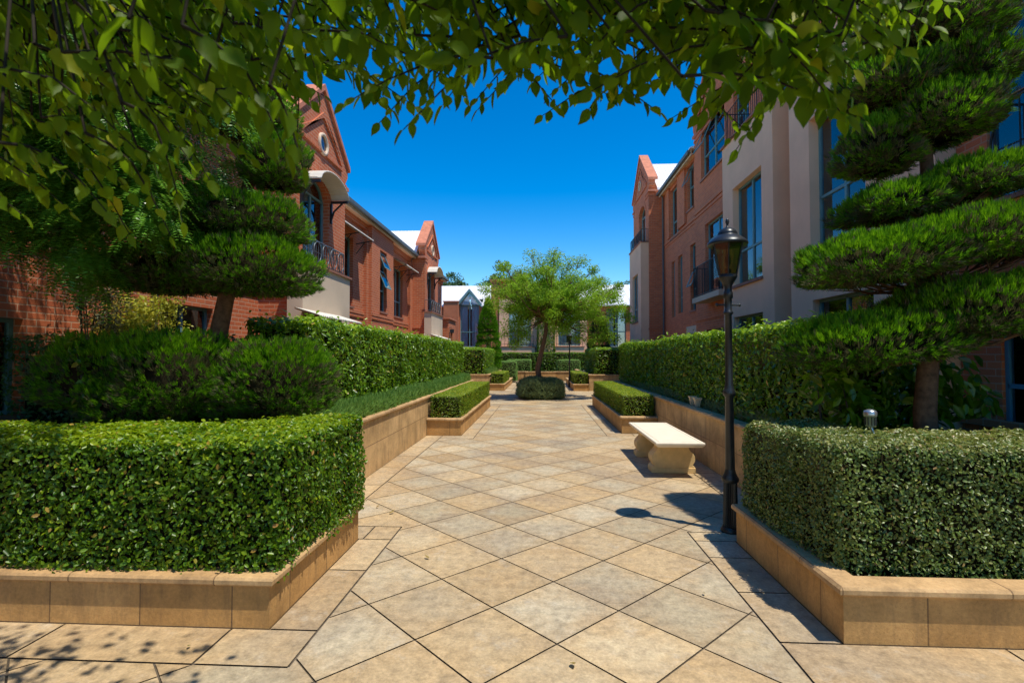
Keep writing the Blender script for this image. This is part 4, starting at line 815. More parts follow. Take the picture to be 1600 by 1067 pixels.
# ------------------------------------------------------------------ buildings
def wall_holes(mb, xa, xb, y0, y1, z0, z1, holes):
    ys = sorted({y0, y1, *[h[0] for h in holes], *[h[1] for h in holes]}); zs = sorted({z0, z1, *[h[2] for h in holes], *[h[3] for h in holes]})
    for i in range(len(ys)-1):
        for j in range(len(zs)-1):
            cy = (ys[i]+ys[i+1])/2; cz = (zs[j]+zs[j+1])/2
            if not (y0 < cy < y1 and z0 < cz < z1): continue
            if any(h[0] < cy < h[1] and h[2] < cz < h[3] for h in holes): continue
            mb.box(xa, xb, ys[i], ys[i+1], zs[j], zs[j+1])
def window(root, s, xf, y0, y1, z0, z1, m='teal', cols=2, tr=None, rec=.12, curtain=True, arch=0, sill=True, open_=None, label=None):
    """window in a wall whose outer face is x=xf, outward normal s"""
    x = xf-s*rec; fw = .05; d = .06; mb = MB()
    def fb(a, b, c, e): mb.box(x, x-s*d, a, b, c, e)
    zt = z1-arch
    fb(y0, y0+fw, z0, zt); fb(y1-fw, y1, z0, zt); fb(y0+fw, y1-fw, z0, z0+fw)
    if arch:
        K = 10; outer = []; inner = []
        for k in range(K+1):
            u = -1+2*k/K; yc = (y0+y1)/2; hw = (y1-y0)/2
            outer.append((yc+u*hw, zt+arch*sqrt(max(0, 1-u*u)))); inner.append((yc+u*(hw-fw), zt+(arch-fw)*sqrt(max(0, 1-u*u))))
        for k in range(K): mb.prism([outer[k], outer[k+1], inner[k+1], inner[k]], x, x-s*d, 'x')
        fb(y0+fw, y1-fw, zt-fw/2, zt+fw/2)
    else: fb(y0+fw, y1-fw, z1-fw, z1)
    cw = (y1-y0)/cols
    for k in range(1, cols): fb(y0+k*cw-fw*.6, y0+k*cw+fw*.6, z0+fw, zt-fw*.5)
    if tr:
        for z in (tr if isinstance(tr, (list, tuple)) else [tr]):
            for k in range(cols): fb(y0+k*cw+fw*.61, y0+(k+1)*cw-fw*.61, z-fw*.5, z+fw*.5)
    f = mb.build('window', M[m], root)
    if label: f['label'] = label
    xg = x-s*.03
    if arch: MB().prism([(y0+fw/2, z0+fw/2), (y1-fw/2, z0+fw/2)]+[((y0+y1)/2+(1-2*k/10)*((y1-y0)/2-fw/2), zt+(arch-fw/2)*sqrt(max(0, 1-(1-2*k/10)**2))) for k in range(11)], xg, xg-s*.006, 'x').build('pane', M['glass'], f)
    else: MB().box(xg, xg-s*.006, y0+fw/2, y1-fw/2, z0+fw/2, z1-fw/2).build('pane', M['glass'], f)
    if curtain:
        cb = MB(); xc = x-s*.16
        for (a, b) in (((y0, y0+(y1-y0)*.40)), ((y0+(y1-y0)*.58, y1))):
            K = 24; pts = [(xc+.03*sin(k*1.9)+.012*sin(k*.7), a+(b-a)*k/K) for k in range(K+1)]
            vs = [(p[0], p[1], z0+.01) for p in pts]+[(p[0], p[1], zt) for p in pts]
            cb.add(vs, [(k, k+1, K+2+k, K+1+k) for k in range(K)], True)
        cb.build('curtain', M['curtain'], f)
    if sill: MB().box(xf+s*.05, x-s*.001, y0-.04, y1+.04, z0-.07, z0-.002).build('sill', M['sill'], f)
    if open_:
        for (a, b, c, e) in open_:
            # top-hung sash swung out
            dz = (e-c); o = .38*dz; sb = MB()
            def q(y, t, off): return (x+s*(.03+o*t)+off*s*.03, y, e-dz*t*.93)
            for (ya, yb, ta, tb) in ((a, a+.04, 0, 1), (b-.04, b, 0, 1), (a+.04, b-.04, 0, .07), (a+.04, b-.04, .93, 1)):
                P = [q(ya, ta, 0), q(yb, ta, 0), q(yb, tb, 0), q(ya, tb, 0), q(ya, ta, 1), q(yb, ta, 1), q(yb, tb, 1), q(ya, tb, 1)]
                sb.add(P, [(0, 3, 2, 1), (4, 5, 6, 7), (0, 1, 5, 4), (1, 2, 6, 5), (2, 3, 7, 6), (3, 0, 4, 7)])
            so = sb.build('open_sash', M[m], f)
    return f
def open_glass(root, s, x, a, b, c, e, o):
    P = [(x+s*.045, a, e), (x+s*.045, b, e), (x+s*(.045+o), b, c), (x+s*(.045+o), a, c)]
    Q = [(p[0]+s*.006, p[1], p[2]) for p in P]
    MB().add(P+Q, [(0, 1, 2, 3), (4, 7, 6, 5), (0, 4, 5, 1), (2, 6, 7, 3)]).build('open_pane', M['glass'], root)
def railing(root, s, x, y0, y1, z0, z1, rings=0, step=.12, back=None, name='railing'):
    mb = MB(); r = .009
    runs = [((x, y0), (x, y1))]
    if back is not None: runs += [((x, y0), (back, y0)), ((x, y1), (back, y1))]
    for (a, b) in runs:
        for z in (z0+.06, z1): mb.tube([(a[0], a[1], z), (b[0], b[1], z)], .014, 6)
        if rings and a[0] == b[0]: mb.tube([(a[0], a[1], (z0+z1)/2+.02), (b[0], b[1], (z0+z1)/2+.02)], .008, 5)
        Lr = math.hypot(b[0]-a[0], b[1]-a[1]); n = max(1, int(Lr/step))
        for k in range(n+1):
            u = k/n; p = (a[0]+(b[0]-a[0])*u, a[1]+(b[1]-a[1])*u)
            mb.tube([(p[0], p[1], z0), (p[0], p[1], z1)], r if k % 8 else .015, 5)
        if rings and a[0] == b[0]:
            R = (z1-z0-.06)*.46; zc = (z0+.06+z1)/2
            for k in range(rings):
                yc = y0+(k+.5)*(y1-y0)/rings
                mb.tube([(x+s*.018, yc+R*.85*cos(t*2*pi/20), zc+R*sin(t*2*pi/20)) for t in range(21)], .013, 5, cap=False)
    return mb.build(name, M['railgrey' if s > 0 else 'iron'], root)
def curved_awning(root, s, xf, xo, y0, y1, zs, rise):
    K = 40; vs = []; Rr = 2
    a = []
    for k in range(K+1):
        u = -1+2*k/K; a.append(((y0+y1)/2+u*(y1-y0)/2, zs+rise*sqrt(max(0, 1-u*u*.98))-rise*.14+.012*cos(k*pi)))
    for X in (xf, xo):
        for (y, z) in a: vs.append((X, y, z))
        for (y, z) in a: vs.append((X, y, z-.02))
    n = K+1; fs = []
    for k in range(K):
        fs += [(k, k+1, 2*n+k+1, 2*n+k), (n+k, 3*n+k, 3*n+k+1, n+k+1), (2*n+k, 2*n+k+1, 3*n+k+1, 3*n+k)]
    aw = MB().add(vs, fs).build('awning', M['awning'], root)
    for y in (y0+.02, y1-.02):
        mb = MB(); mb.box(xf, xo-s*.03, y-.025, y+.025, zs-.09, zs-.03)
        mb.tube([(xf+s*.02, y, zs-.55), (xf+s*.10, y, zs-.3), (xf+s*.32, y, zs-.09)], .028, 6)
        mb.box(xf, xf+s*.05, y-.03, y+.03, zs-.62, zs-.03)
        mb.build('bracket', M['iron'], aw)
def flat_awning(root, s, xf, xo, y0, y1, za, zb, br=True):
    K = int((y1-y0)/.05); vs = []
    for i, (X, z) in enumerate(((xf, za), (xo, zb))):
        for k in range(K+1): vs.append((X, y0+(y1-y0)*k/K, z+.01*cos(k*pi)))
        for k in range(K+1): vs.append((X, y0+(y1-y0)*k/K, z+.01*cos(k*pi)-.025))
    n = K+1; fs = []
    for k in range(K): fs += [(k, k+1, 2*n+k+1, 2*n+k), (n+k, 3*n+k, 3*n+k+1, n+k+1), (2*n+k, 2*n+k+1, 3*n+k+1, 3*n+k)]
    aw = MB().add(vs, fs).build('awning', M['awning'], root)
    for y in (y0+.03, (y0+y1)/2, y1-.03):
        mb = MB()
        mb.tube([(xf, y, zb-.12), (xo-s*.04, y, zb-.03)], .016, 5)
        mb.tube([(xf+s*.01, y, zb-.45), (xf+s*.3, y, zb-.08)], .016, 5)
        mb.build('bracket', M['iron'], aw)
def gable_bay(root, s, xf, xb, y0, y1, zr, zs, za, bm, win=None, rnd=None, holes=(), extra=.18, wlabel=None):
    """brick bay with a parapet gable; win=(y0,y1,z0,z1,rise)"""
    mb = MB(); hs = list(holes); t = .25
    if win: hs.append((win[0], win[1], win[2], win[3]))
    wall_holes(mb, xf, xf-s*t, y0, y1, 0, zr, hs)
    if win:
        yc = (win[0]+win[1])/2; hw = (win[1]-win[0])/2; zsp = win[3]-win[4]
        for sg in (-1, 1):
            arc = [(yc+sg*hw*sin(k*pi/16), zsp+win[4]*cos(k*pi/16)) for k in range(9)]
            mb.prism([(yc+sg*hw, win[3])]+arc[::-1], xf-s*.001, xf-s*(t-.001), 'x')
    # returns
    mb.box(xf-s*t, xb, y0, y0+.25, 0, zr); mb.box(xf-s*t, xb, y1-.25, y1, 0, zr)
    yc = (y0+y1)/2; e = extra
    mb.prism([(y0, zr), (y1, zr), (y1+e, zr+.22), (y1+e, zs), (yc, za), (y0-e, zs), (y0-e, zr+.22)], xf, xf-s*.30, 'x')
    # corbels and string courses
    for z in (zr-.30, zr-.12, 3.02): mb.box(xf+s*.03, xb, y0-.03, y0+.1, z, z+.09); mb.box(xf+s*.03, xb, y1-.1, y1+.03, z, z+.09); mb.box(xf+s*.03, xf-s*.02, y0+.1, min(y1-.1, (win[0] if win else y1)-.02), z, z+.09) if z > 3.5 or not win else None
    # moulded triangle on the gable
    for sg in (-1, 1):
        p0 = (yc, za-.62); p1 = (yc+sg*(y1-y0)*.40, zs-.05)
        dx, dz = p1[0]-p0[0], p1[1]-p0[1]; L = math.hypot(dx, dz); nx, nz = -dz/L*.06, dx/L*.06
        mb.prism([(p0[0], p0[1]+.05), (p1[0]+nx*sg*-1, p1[1]+nz*sg*-1), (p1[0]+nx*sg, p1[1]+nz*sg), (p0[0], p0[1]-.1)], xf+s*.045, xf-s*.01, 'x')
    mb.box(xf+s*.046, xf-s*.01, yc-(y1-y0)*.40, yc+(y1-y0)*.40, zs-.2, zs-.12)
    if win: # brick arch ring, proud of the wall
        hw = (win[1]-win[0])/2; ycw = (win[0]+win[1])/2; zsp = win[3]-win[4]; R2 = .23
        for k in range(12):
            a0 = pi*k/12; a1 = pi*(k+1)/12-.02
            mb.prism([(ycw+hw*cos(a0), zsp+win[4]*sin(a0)), (ycw+hw*cos(a1), zsp+win[4]*sin(a1)), (ycw+(hw+R2)*cos(a1), zsp+(win[4]+R2)*sin(a1)), (ycw+(hw+R2)*cos(a0), zsp+(win[4]+R2)*sin(a0))], xf+s*.022, xf-s*.01, 'x')
    mb.build('bay_wall', bm, root)
    # coping slabs
    cb = MB(); dY = yc-(y0-e); dZ = za-zs; L = math.hypot(dY, dZ); nz = .13
    for sg in (-1, 1):
        ye = yc+sg*(dY+.06); ze = zs-.06*dZ/dY
        cb.prism([(yc, za), (ye, ze), (ye, ze+nz), (yc, za+nz*1.2)], xf+s*.06, xf-s*.42, 'x')
        cb.box(xf+s*.04, xf-s*.40, yc+sg*(dY+.0), yc+sg*(dY-.5), zs-.62, zs-.52)
    cb.build('gable_coping', M['brickcap'], root)
    # back fill of parapet
    rb = MB(); zR = za-.35
    rb.prism([(yc, zR), (y0-.1, zr+.1), (y0-.1, zr), (y1+.1, zr), (y1+.1, zr+.1)], xf-s*.43, xf-s*5.5, 'x')
    rb.build('cross_roof', M['metalroof'], root)
    ribs = MB()
    for k in range(28):
        X = xf-s*(.5+k*.18)
        for sg in (-1, 1): ribs.tube([(X, yc, zR+.01), (X, yc+sg*((y1-y0)/2+.1), zr+.11)], .014, 4)
    ribs.build('roof_rib', M['metalroof'], root)['kind'] = 'stuff'
    if rnd:
        z = rnd; R = .24; rw = MB(); rw.tube([(xf+s*.02, yc+R*cos(t*2*pi/20), z+R*sin(t*2*pi/20)) for t in range(21)], .05, 6, cap=False)
        ro = rw.build('round_window', M['renderL'], root)
        MB().prism([(yc+R*.95*cos(t*2*pi/16), z+R*.95*sin(t*2*pi/16)) for t in range(16)], xf+s*.012, xf-s*.02, 'x').build('pane', M['glass'], ro)
    if win:
        window(root, s, xf, *win[:4], cols=2, arch=win[4], rec=.16, sill=False, label=wlabel)
def balcony_box(root, s, xf, xo, y0, y1, z0, z1, m, holes=(), cap=True):
    mb = MB(); wall_holes(mb, xo, xo-s*.2, y0, y1, z0, z1, list(holes))
    mb.box(xo-s*.2, xf, y0, y0+.2, z0, z1); mb.box(xo-s*.2, xf, y1-.2, y1, z0, z1)
    mb.box(xo-s*.2, xf, y0+.2, y1-.2, z1-.15, z1-.01)
    mb.build('balcony_front', m, root)
    if cap: MB().box(xo+s*.05, xf, y0-.05, y1+.05, z1, z1+.05).build('balcony_cap', M['sill'], root)

# ---- left brick building
L = thing('brick_building', 'two-storey orange-red brick building with twin gables and curved awnings along the left side', 'building', (-6.2, 16, 0))
s = 1
segs = [(-2, 2.9, -6.25, []), (2.9, 4.6, -6.0, []), (4.6, 11.2, -6.25, [(5.15, 5.95, 1.0, 2.15), (8.2, 9.6, .9, 2.6)]),
        (14.3, 18.2, -6.25, [(15.2, 17.0, 3.35, 5.62), (15.4, 16.8, .9, 2.5)]), (18.2, 20.9, -6.0, [(19.15, 20.0, 3.38, 5.68)]),
        (20.9, 24.6, -6.25, [(21.9, 23.3, 3.42, 5.55)]), (27.7, 32.5, -6.25, [(29.2, 30.6, 3.42, 5.55)])]
for (a, b, x, hs) in segs:
    mb = MB(); wall_holes(mb, x, x-.25, a, b, 0, 6.42, hs)
    if x == -6.0:
        mb.box(-6.25, -6.2499-.01, a, b, 0, .01); mb.box(x-.25, -6.5, a, a+.2, 0, 6.42); mb.box(x-.25, -6.5, b-.2, b, 0, 6.42)
    for z in (3.02, 3.14): mb.box(x+.03+.015*(z > 3.1), x-.01, a+.001, b-.001, z, z+.10)
    if x == -6.25: mb.box(x+.10, x-.01, a, b, 6.18, 6.42)
    for (pa, pb) in ((18.0, 18.2), (24.2, 24.6), (14.3, 14.5)):
        if a <= pa < b: mb.box(-6.12, -6.26, pa, pb-.003, 0, 6.17)
    if b > 32: mb.box(-6.25, -14, 32.501, 32.7, 0, 6.4)
    mb.build('wall', M['brickL'], L)
# soldier-course piers around recesses

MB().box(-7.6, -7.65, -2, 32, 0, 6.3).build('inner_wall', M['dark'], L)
window(L, 1, -6.25, 5.15, 5.95, 1.0, 2.15, cols=1, curtain=False)
window(L, 1, -6.25, 8.2, 9.6, .9, 2.6); window(L, 1, -6.25, 15.2, 17.0, 3.35, 5.62, tr=4.0)
window(L, 1, -6.25, 15.4, 16.8, .9, 2.5)
w1 = window(L, 1, -6.0, 19.15, 20.0, 3.38, 5.68, cols=1, tr=[4.2, 4.95], curtain=False, open_=[(19.2, 19.95, 4.97, 5.62), (19.2, 19.95, 4.22, 4.93)], label='narrow window with two sashes propped open')
open_glass(w1, 1, -6.12, 19.22, 19.93, 5.02, 5.60, .24); open_glass(w1, 1, -6.12, 19.22, 19.93, 4.27, 4.90, .24)
window(L, 1, -6.25, 21.9, 23.3, 3.42, 5.55, tr=4.1); window(L, 1, -6.25, 29.2, 30.6, 3.42, 5.55, tr=4.1)
for dy in (0, 13.4):
    gable_bay(L, 1, -5.5, -6.5, 11.2+dy, 14.3+dy, 6.55, 7.0, 8.45, M['brickL'], (11.72+dy, 13.2+dy, 3.8, 6.12, .45), 7.05)
    balcony_box(L, 1, -5.5, -5.15, 11.0+dy, 13.78+dy, 0, 3.76, M['renderL'])
    railing(L, 1, -5.2, 11.1+dy, 13.45+dy, 3.81, 4.38, rings=5, step=.13, back=-5.5)
    curved_awning(L, 1, -5.5, -5.0, 11.55+dy, 13.3+dy, 5.78, .42)
    flat_awning(L, 1, -5.15, -4.6, 10.6+dy, 13.2+dy, 2.72, 2.55)
flat_awning(L, 1, -6.25, -5.65, 14.7, 17.3, 5.95, 5.62); flat_awning(L, 1, -6.25, -5.65, 21.7, 23.9, 5.88, 5.58)
# porch beyond second bay
mb = MB(); wall_holes(mb, -4.95, -5.15, 27.9, 30.2, 0, 3.7, [(28.5, 29.2, 1.0, 3.0)]); mb.box(-5.15, -6.3, 27.9, 28.1, 0, 3.7); mb.box(-5.15, -6.3, 30.0, 30.2, 0, 3.7)
mb.build('porch_wall', M['brickL'], L); MB().box(-4.88, -6.3, 27.8, 30.3, 3.70, 3.78).build('porch_roof', M['brickcap'], L)
MB().box(-4.9, -4.7, 28.0, 28.2, 2.95, 3.15).tube([(-4.95, 28.1, 3.2), (-4.8, 28.1, 3.25), (-4.8, 28.1, 3.15)], .015, 6).build('wall_lantern', M['iron'], L)
def gutter(root, s, x, y0, y1, z):
    mb = MB(); pr = [(x, z), (x+s*.12, z), (x+s*.13, z+.05), (x+s*.13, z+.13), (x+s*.11, z+.13), (x+s*.10, z+.03), (x, z+.03)]
    mb.prism(pr, y0, y1, 'y'); mb.build('gutter', M['gutter'], root)
    MB().box(x-.001*s, x-s*.03, y0, y1, z-.08, z+.13).build('fascia', M['renderL'], root)
    MB().box(x-s*.031, x-s*.45, y0, y1, z-.04, z-.01).build('soffit', M['render'], root)
gutter(L, 1, -5.92, 14.5, 24.45, 6.42); gutter(L, 1, -5.92, -2, 10.95, 6.42); gutter(L, 1, -5.92, 27.9, 32.7, 6.42)
mb = MB()
mb.prism([(-5.86, 6.56), (-5.86, 6.60), (-10, 7.75), (-14, 6.6), (-14, 6.56)], -2, 32.7, 'y'); mb.build('roof', M['metalroof'], L)
for (x, y) in ((-6.17, 24.5), (-6.17, 8.0), (-6.17, 14.42)): MB().tube([(x, y, 0), (x, y, 6.3), (x+.2, y, 6.45)], .045, 8).build('downpipe', M['gutter'], L)
vb = MB()
for k in range(6): vb.box(-6.20, -6.245, 4.75, 5.0, 2.36+k*.045, 2.385+k*.045)
vb.box(-6.235, -6.2495, 4.72, 5.03, 2.33, 2.63).build('wall_vent', M['sill'], L)

# ---- right building (brick and cream)
R = thing('apartment_building', 'three-storey brick and cream apartment building with balconies along the right side', 'building', (6.3, 16, 0))
mb = MB()
Hs = [(24.9-1.45, 24.9, 7.2, 9.5), (21.15, 22.1, 7.75, 9.6), (24.2, 24.8, 3.5, 6.1), (22.95, 23.65, 3.6, 6.15), (20.95, 21.75, 3.55, 6.25)]
wall_holes(mb, 6.2, 6.45, 20.5, 32, 0, 9.75, Hs)
for z in (7.0, 7.14): mb.box(6.17-.015*(z > 7.1), 6.21, 20.51, 26.4, z, z+.10)
mb.box(6.12, 6.2, 24.95, 25.35, 7.3, 9.75); mb.box(6.10, 6.2, 22.2, 23.35, 7.3, 9.75)
mb.build('wall', M['brickR'], R); mb = MB()
# upper wall behind the cream boxes
UH = [(12.2, 13.6, 7.7, 9.7), (8.6, 10.2, 7.7, 9.7)]
wall_holes(mb, 6.0, 6.25, 7.0, 14.8, 0, 10.0, UH)
# near brick wall
CH = [(4.2, 6.52, 3.33, 5.92), (4.3, 6.40, .5, 2.35)]
wall_holes(mb, 5.4, 5.65, 1.5, 6.98, 0, 7.0, CH); mb.box(5.65, 6.0, 6.75, 6.98, 0, 7.0)
mb.box(5.34, 5.41, 1.5, 6.97, .86, .95)
mb.build('wall', M['brickR'], R)
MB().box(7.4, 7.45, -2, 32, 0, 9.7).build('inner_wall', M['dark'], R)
window(R, -1, 6.2, 23.45, 24.9, 7.2, 9.5, tr=7.95); window(R, -1, 6.2, 21.15, 22.1, 7.75, 9.6, cols=1, tr=8.7, open_=[(21.2, 22.05, 8.72, 9.55)])
window(R, -1, 6.2, 24.2, 24.8, 3.5, 6.1, cols=1, tr=4.3, sill=False); window(R, -1, 6.2, 22.95, 23.65, 3.6, 6.15, cols=1, tr=4.3, sill=False)
w2 = window(R, -1, 6.2, 20.95, 21.75, 3.55, 6.25, cols=1, tr=[4.45, 5.2], curtain=False, open_=[(21.0, 21.7, 4.47, 5.15)], label='narrow window with its blue sash propped open')
open_glass(w2, -1, 6.32, 21.02, 21.68, 4.5, 5.12, .25)
window(R, -1, 6.0, *UH[0]); window(R, -1, 6.0, *UH[1]); window(R, -1, 5.4, *CH[0], m='blueframe', rec=.04, tr=4.1); window(R, -1, 5.4, *CH[1], m='blueframe', rec=.04, tr=1.35)
MB().box(6.17, 6.2, 20.6, 22.3, 2.55, 2.92).build('lintel', M['renderL'], R)
# far bay
gable_bay(R, -1, 5.5, 6.2, 26.5, 30.7, 10.1, 10.62, 12.55, M['brickR'], (27.3, 29.0, 7.6, 9.7, .5), 11.0)
BH = (27.35, 28.95, 3.5, 6.0)
balcony_box(R, -1, 5.5, 5.1, 26.55, 29.8, 0, 7.45, M['render'], [BH]); window(R, -1, 5.1, *BH, tr=4.2)
railing(R, -1, 5.15, 26.6, 29.7, 7.5, 8.15, rings=5, step=.13, back=5.5)
# middle bay
gable_bay(R, -1, 6.05, 6.45, 14.85, 20.5, 10.3, 10.85, 13.0, M['brickR'], None, 11.6, [(17.2, 19.7, 8.25, 10.25), (17.0, 19.3, 3.78, 6.5), (17.0, 19.2, 1.1, 2.65), (15.2, 16.4, 8.25, 10.25)])
mb = MB()
for z in (7.0, 7.14): mb.box(6.02-.015*(z > 7.1), 6.06, 14.86, 20.49, z, z+.10)
mb.build('string_course', M['brickR'], R)
window(R, -1, 6.05, 17.2, 19.7, 8.25, 10.25, tr=9.1, open_=[(18.5, 19.6, 9.15, 10.2)]); window(R, -1, 6.05, 17.0, 19.3, 3.78, 6.5, tr=5.9, sill=False); window(R, -1, 6.05, 17.0, 19.2, 1.1, 2.65)
window(R, -1, 6.05, 15.2, 16.4, 8.25, 10.25, tr=9.1)
MB().box(5.5, 6.05, 16.3, 19.1, 3.58, 3.76).build('balcony_slab', M['renderL'], R); railing(R, -1, 5.55, 16.35, 19.05, 3.76, 4.85, step=.09, back=6.05)
# cream boxes
A1 = (12.3, 14.1, 3.55, 6.15); A2 = (12.3, 14.1, .95, 2.72)
balcony_box(R, -1, 6.0, 5.15, 11.7, 14.85, 0, 7.5, M['render'], [A1, A2]); window(R, -1, 5.15, *A1, tr=4.45, rec=.16, open_=None); window(R, -1, 5.15, *A2)
B1 = (8.45, 10.15, 3.75, 6.2); B2 = (8.3, 10.1, .95, 2.75)
balcony_box(R, -1, 6.0, 5.15, 7.0, 10.93, 0, 7.52, M['render'], [B1, B2]); window(R, -1, 5.15, *B1, m='teal', tr=4.7, rec=.18); window(R, -1, 5.15, *B2)
railing(R, -1, 5.25, 11.75, 14.8, 7.55, 8.5, step=.12, back=6.0); railing(R, -1, 5.25, 7.05, 10.88, 7.57, 8.5, step=.12, back=6.0)
MB().box(4.75, 5.4, 3.6, 5.76, 2.95, 3.27).build('balcony_front', M['render'], R); MB().box(4.70, 5.4, 3.55, 5.81, 3.27, 3.32).build('balcony_cap', M['sill'], R)
railing(R, -1, 4.8, 3.65, 5.70, 3.32, 4.35, rings=3, step=.28, back=5.4)
def gutterR(y0, y1, x, z): gutter(R, -1, x, y0, y1, z)
gutterR(20.72, 26.3, 5.97, 9.72); gutterR(7.0, 14.5, 5.7, 10.0)
MB().prism([(5.90, 9.86), (5.90, 9.90), (10, 11.1), (14, 9.9), (14, 9.86)], 20.55, 32, 'y').prism([(5.64, 10.14), (5.64, 10.18), (10, 11.3), (14, 10.2), (14, 10.14)], 6.98, 14.8, 'y').build('roof', M['metalroof'], R)
MB().tube([(6.12, 26.1, 0), (6.12, 26.1, 9.6), (5.95, 26.1, 9.75)], .05, 8).build('downpipe', M['gutter'], R)

# ---- building across the far end
B = thing('rear_building', 'cream and brick building with white metal roof across the far end of the court', 'building', (0, 41, 0))
def win_y(root, yf, x0, x1, z0, z1, m='teal', arch=0, cols=2, tr=None):
    y = yf+.12; fw = .07; mb = MB(); zt = z1-arch
    mb.box(x0, x0+fw, y, y+.06, z0, zt); mb.box(x1-fw, x1, y, y+.06, z0, zt); mb.box(x0+fw, x1-fw, y, y+.06, z0, z0+fw)
    if arch:
        pts = [((x0+x1)/2-(x1-x0)/2*cos(k*pi/10), zt+arch*sin(k*pi/10)) for k in range(11)]
        mb.tube([(p[0], y+.03, p[1]) for p in pts], .04, 5); mb.box(x0+fw, x1-fw, y, y+.06, zt-.03, zt+.03)
    else: mb.box(x0+fw, x1-fw, y, y+.06, z1-fw, z1)
    for k in range(1, cols): xx = x0+(x1-x0)*k/cols; mb.box(xx-.035, xx+.035, y+.001, y+.059, z0+fw, zt-.03)
    if tr: mb.box(x0+fw, x1-fw, y-.002, y+.062, tr-.035, tr+.035)
    f = mb.build('window', M[m], root)
    MB().box(x0+.03, x1-.03, y+.03, y+.036, z0+.03, z1-.03 if not arch else zt+arch*.1).build('pane', M['glass'], f)
    cb = MB()
    for (a, b) in ((x0, x0+(x1-x0)*.38), (x0+(x1-x0)*.6, x1)):
        K = 20; cb.add([(a+(b-a)*k/K, y+.18+.03*sin(k*1.9), z0) for k in range(K+1)]+[(a+(b-a)*k/K, y+.18+.03*sin(k*1.9), z1-arch*.6) for k in range(K+1)], [(k, k+1, K+2+k, K+1+k) for k in range(K)], True)
    cb.build('curtain', M['curtain'], f)
def wall_y(mb, yf, yb, x0, x1, z0, z1, holes):
    t = MB(); wall_holes(t, yf, yb, x0, x1, z0, z1, holes)
    mb.add([(v[1], v[0], v[2]) for v in t.v], [f[::-1] for f in t.f])
mb = MB(); WL = (-2.45, -.72, 2.45, 5.55); WR = (1.42, 3.1, 2.5, 5.5)
wall_y(mb, 40.6, 40.85, -3.2, 3.65, 0, 6.15, [WL, WR]); mb.box(-3.2, -3.0, 40.85, 42, 0, 6.15); mb.box(3.45, 3.65, 40.85, 42, 0, 6.15)
for (a, b, c, d) in (WL, WR):
    for sg in (-1, 1):
        xc = (a+b)/2; hw = (b-a)/2
        t = MB().prism([(xc+sg*hw, d)]+[(xc+sg*hw*sin(k*pi/16), d-.5+.5*cos(k*pi/16)) for k in range(8, -1, -1)], 40.602, 40.84, 'y'); mb.add(t.v, t.f)
mb.build('cream_wall', M['render'], B)
win_y(B, 40.6, *WL, arch=.5, tr=3.4); win_y(B, 40.6, *WR, arch=.5, tr=3.4)
mb = MB(); WG = (-6.35, -4.85, 2.4, 5.75); WG2 = (5.2, 6.7, 2.4, 5.4)
wall_y(mb, 41, 41.25, 3.66, 22, 0, 5.7, [WG2]); mb.build('brick_wall', M['brickL'], B); mb = MB(); wall_y(mb, 41, 41.25, -22, -3.85, 0, 5.7, [WG]); wall_y(mb, 40.5, 40.99, -7.6, -6.42, 0, 5.95, [])
mb.box(-3.86, -3.21, 40.7, 42, 0, 7.6); mb.box(-3.2, -1.3, 41.0, 42, 6.16, 7.6)
mb.build('brick_wall', M['brickL'], B)
MB().box(-7.65, -6.4, 40.45, 41, 5.95, 6.03).box(-3.95, -1.2, 40.6, 42.1, 7.6, 7.72).build('brick_coping', M['brickcap'], B)
win_y(B, 41, *WG, cols=2, tr=3.6); win_y(B, 41, *WG2, cols=2, tr=3.6)
MB().prism([(-6.35, 5.76), (-4.85, 5.76), (-5.6, 6.7)], 40.95, 40.956, 'y').build('gable_pane', M['glass'], B)
MB().prism([(-6.25, 5.76), (-5.66, 5.76), (-5.66, 6.55)], 41.0, 41.01, 'y').prism([(-5.5, 5.76), (-4.95, 5.76), (-5.5, 6.55)], 41.0, 41.01, 'y').build('gable_curtain', M['curtain'], B)
mb = MB()
for sg in (-1, 1): mb.prism([(-5.6, 6.98), (-5.6, 6.75), (-5.6+sg*1.0, 5.5), (-5.6+sg*1.12, 5.55)], 40.7, 42.5, 'y')
mb.build('dormer_fascia', M['teal'], B)
MB().prism([(-5.6, 7.04), (-5.6, 7.0), (-6.75, 5.58), (-6.8, 5.62)], 40.75, 44, 'y').prism([(-5.6, 7.04), (-5.6, 7.0), (-4.45, 5.58), (-4.4, 5.62)], 40.75, 44, 'y').build('dormer_roof', M['metalroof'], B)
mb = MB()
mb.prism([(42.4, 6.42), (46, 7.949), (46, 7.87), (42.4, 6.34)], -6.6, -4.6, 'x')
for (a, b) in ((-22, -6.601), (-4.599, -3.87), (3.66, 22), (-1.29, 3.65)):
    mb.prism([(40.6, 5.66), (46, 7.95), (51, 5.7), (51, 5.62), (46, 7.87), (40.6, 5.58)], a, b, 'x')
    k = a+.1
mb.build('roof', M['metalroof'], B)
rb = MB()
for k in range(88):
    X = -21.9+k*.5
    if -3.9 < X < -1.25 or -6.7 < X < -4.5: continue
    rb.tube([(X, 40.6, 5.68), (X, 46, 7.97)], .02, 4)
rb.build('roof_rib', M['metalroof'], B)['kind'] = 'stuff'
MB().box(-22, 22, 43, 43.05, 0, 5.6).build('inner_wall', M['dark'], B)
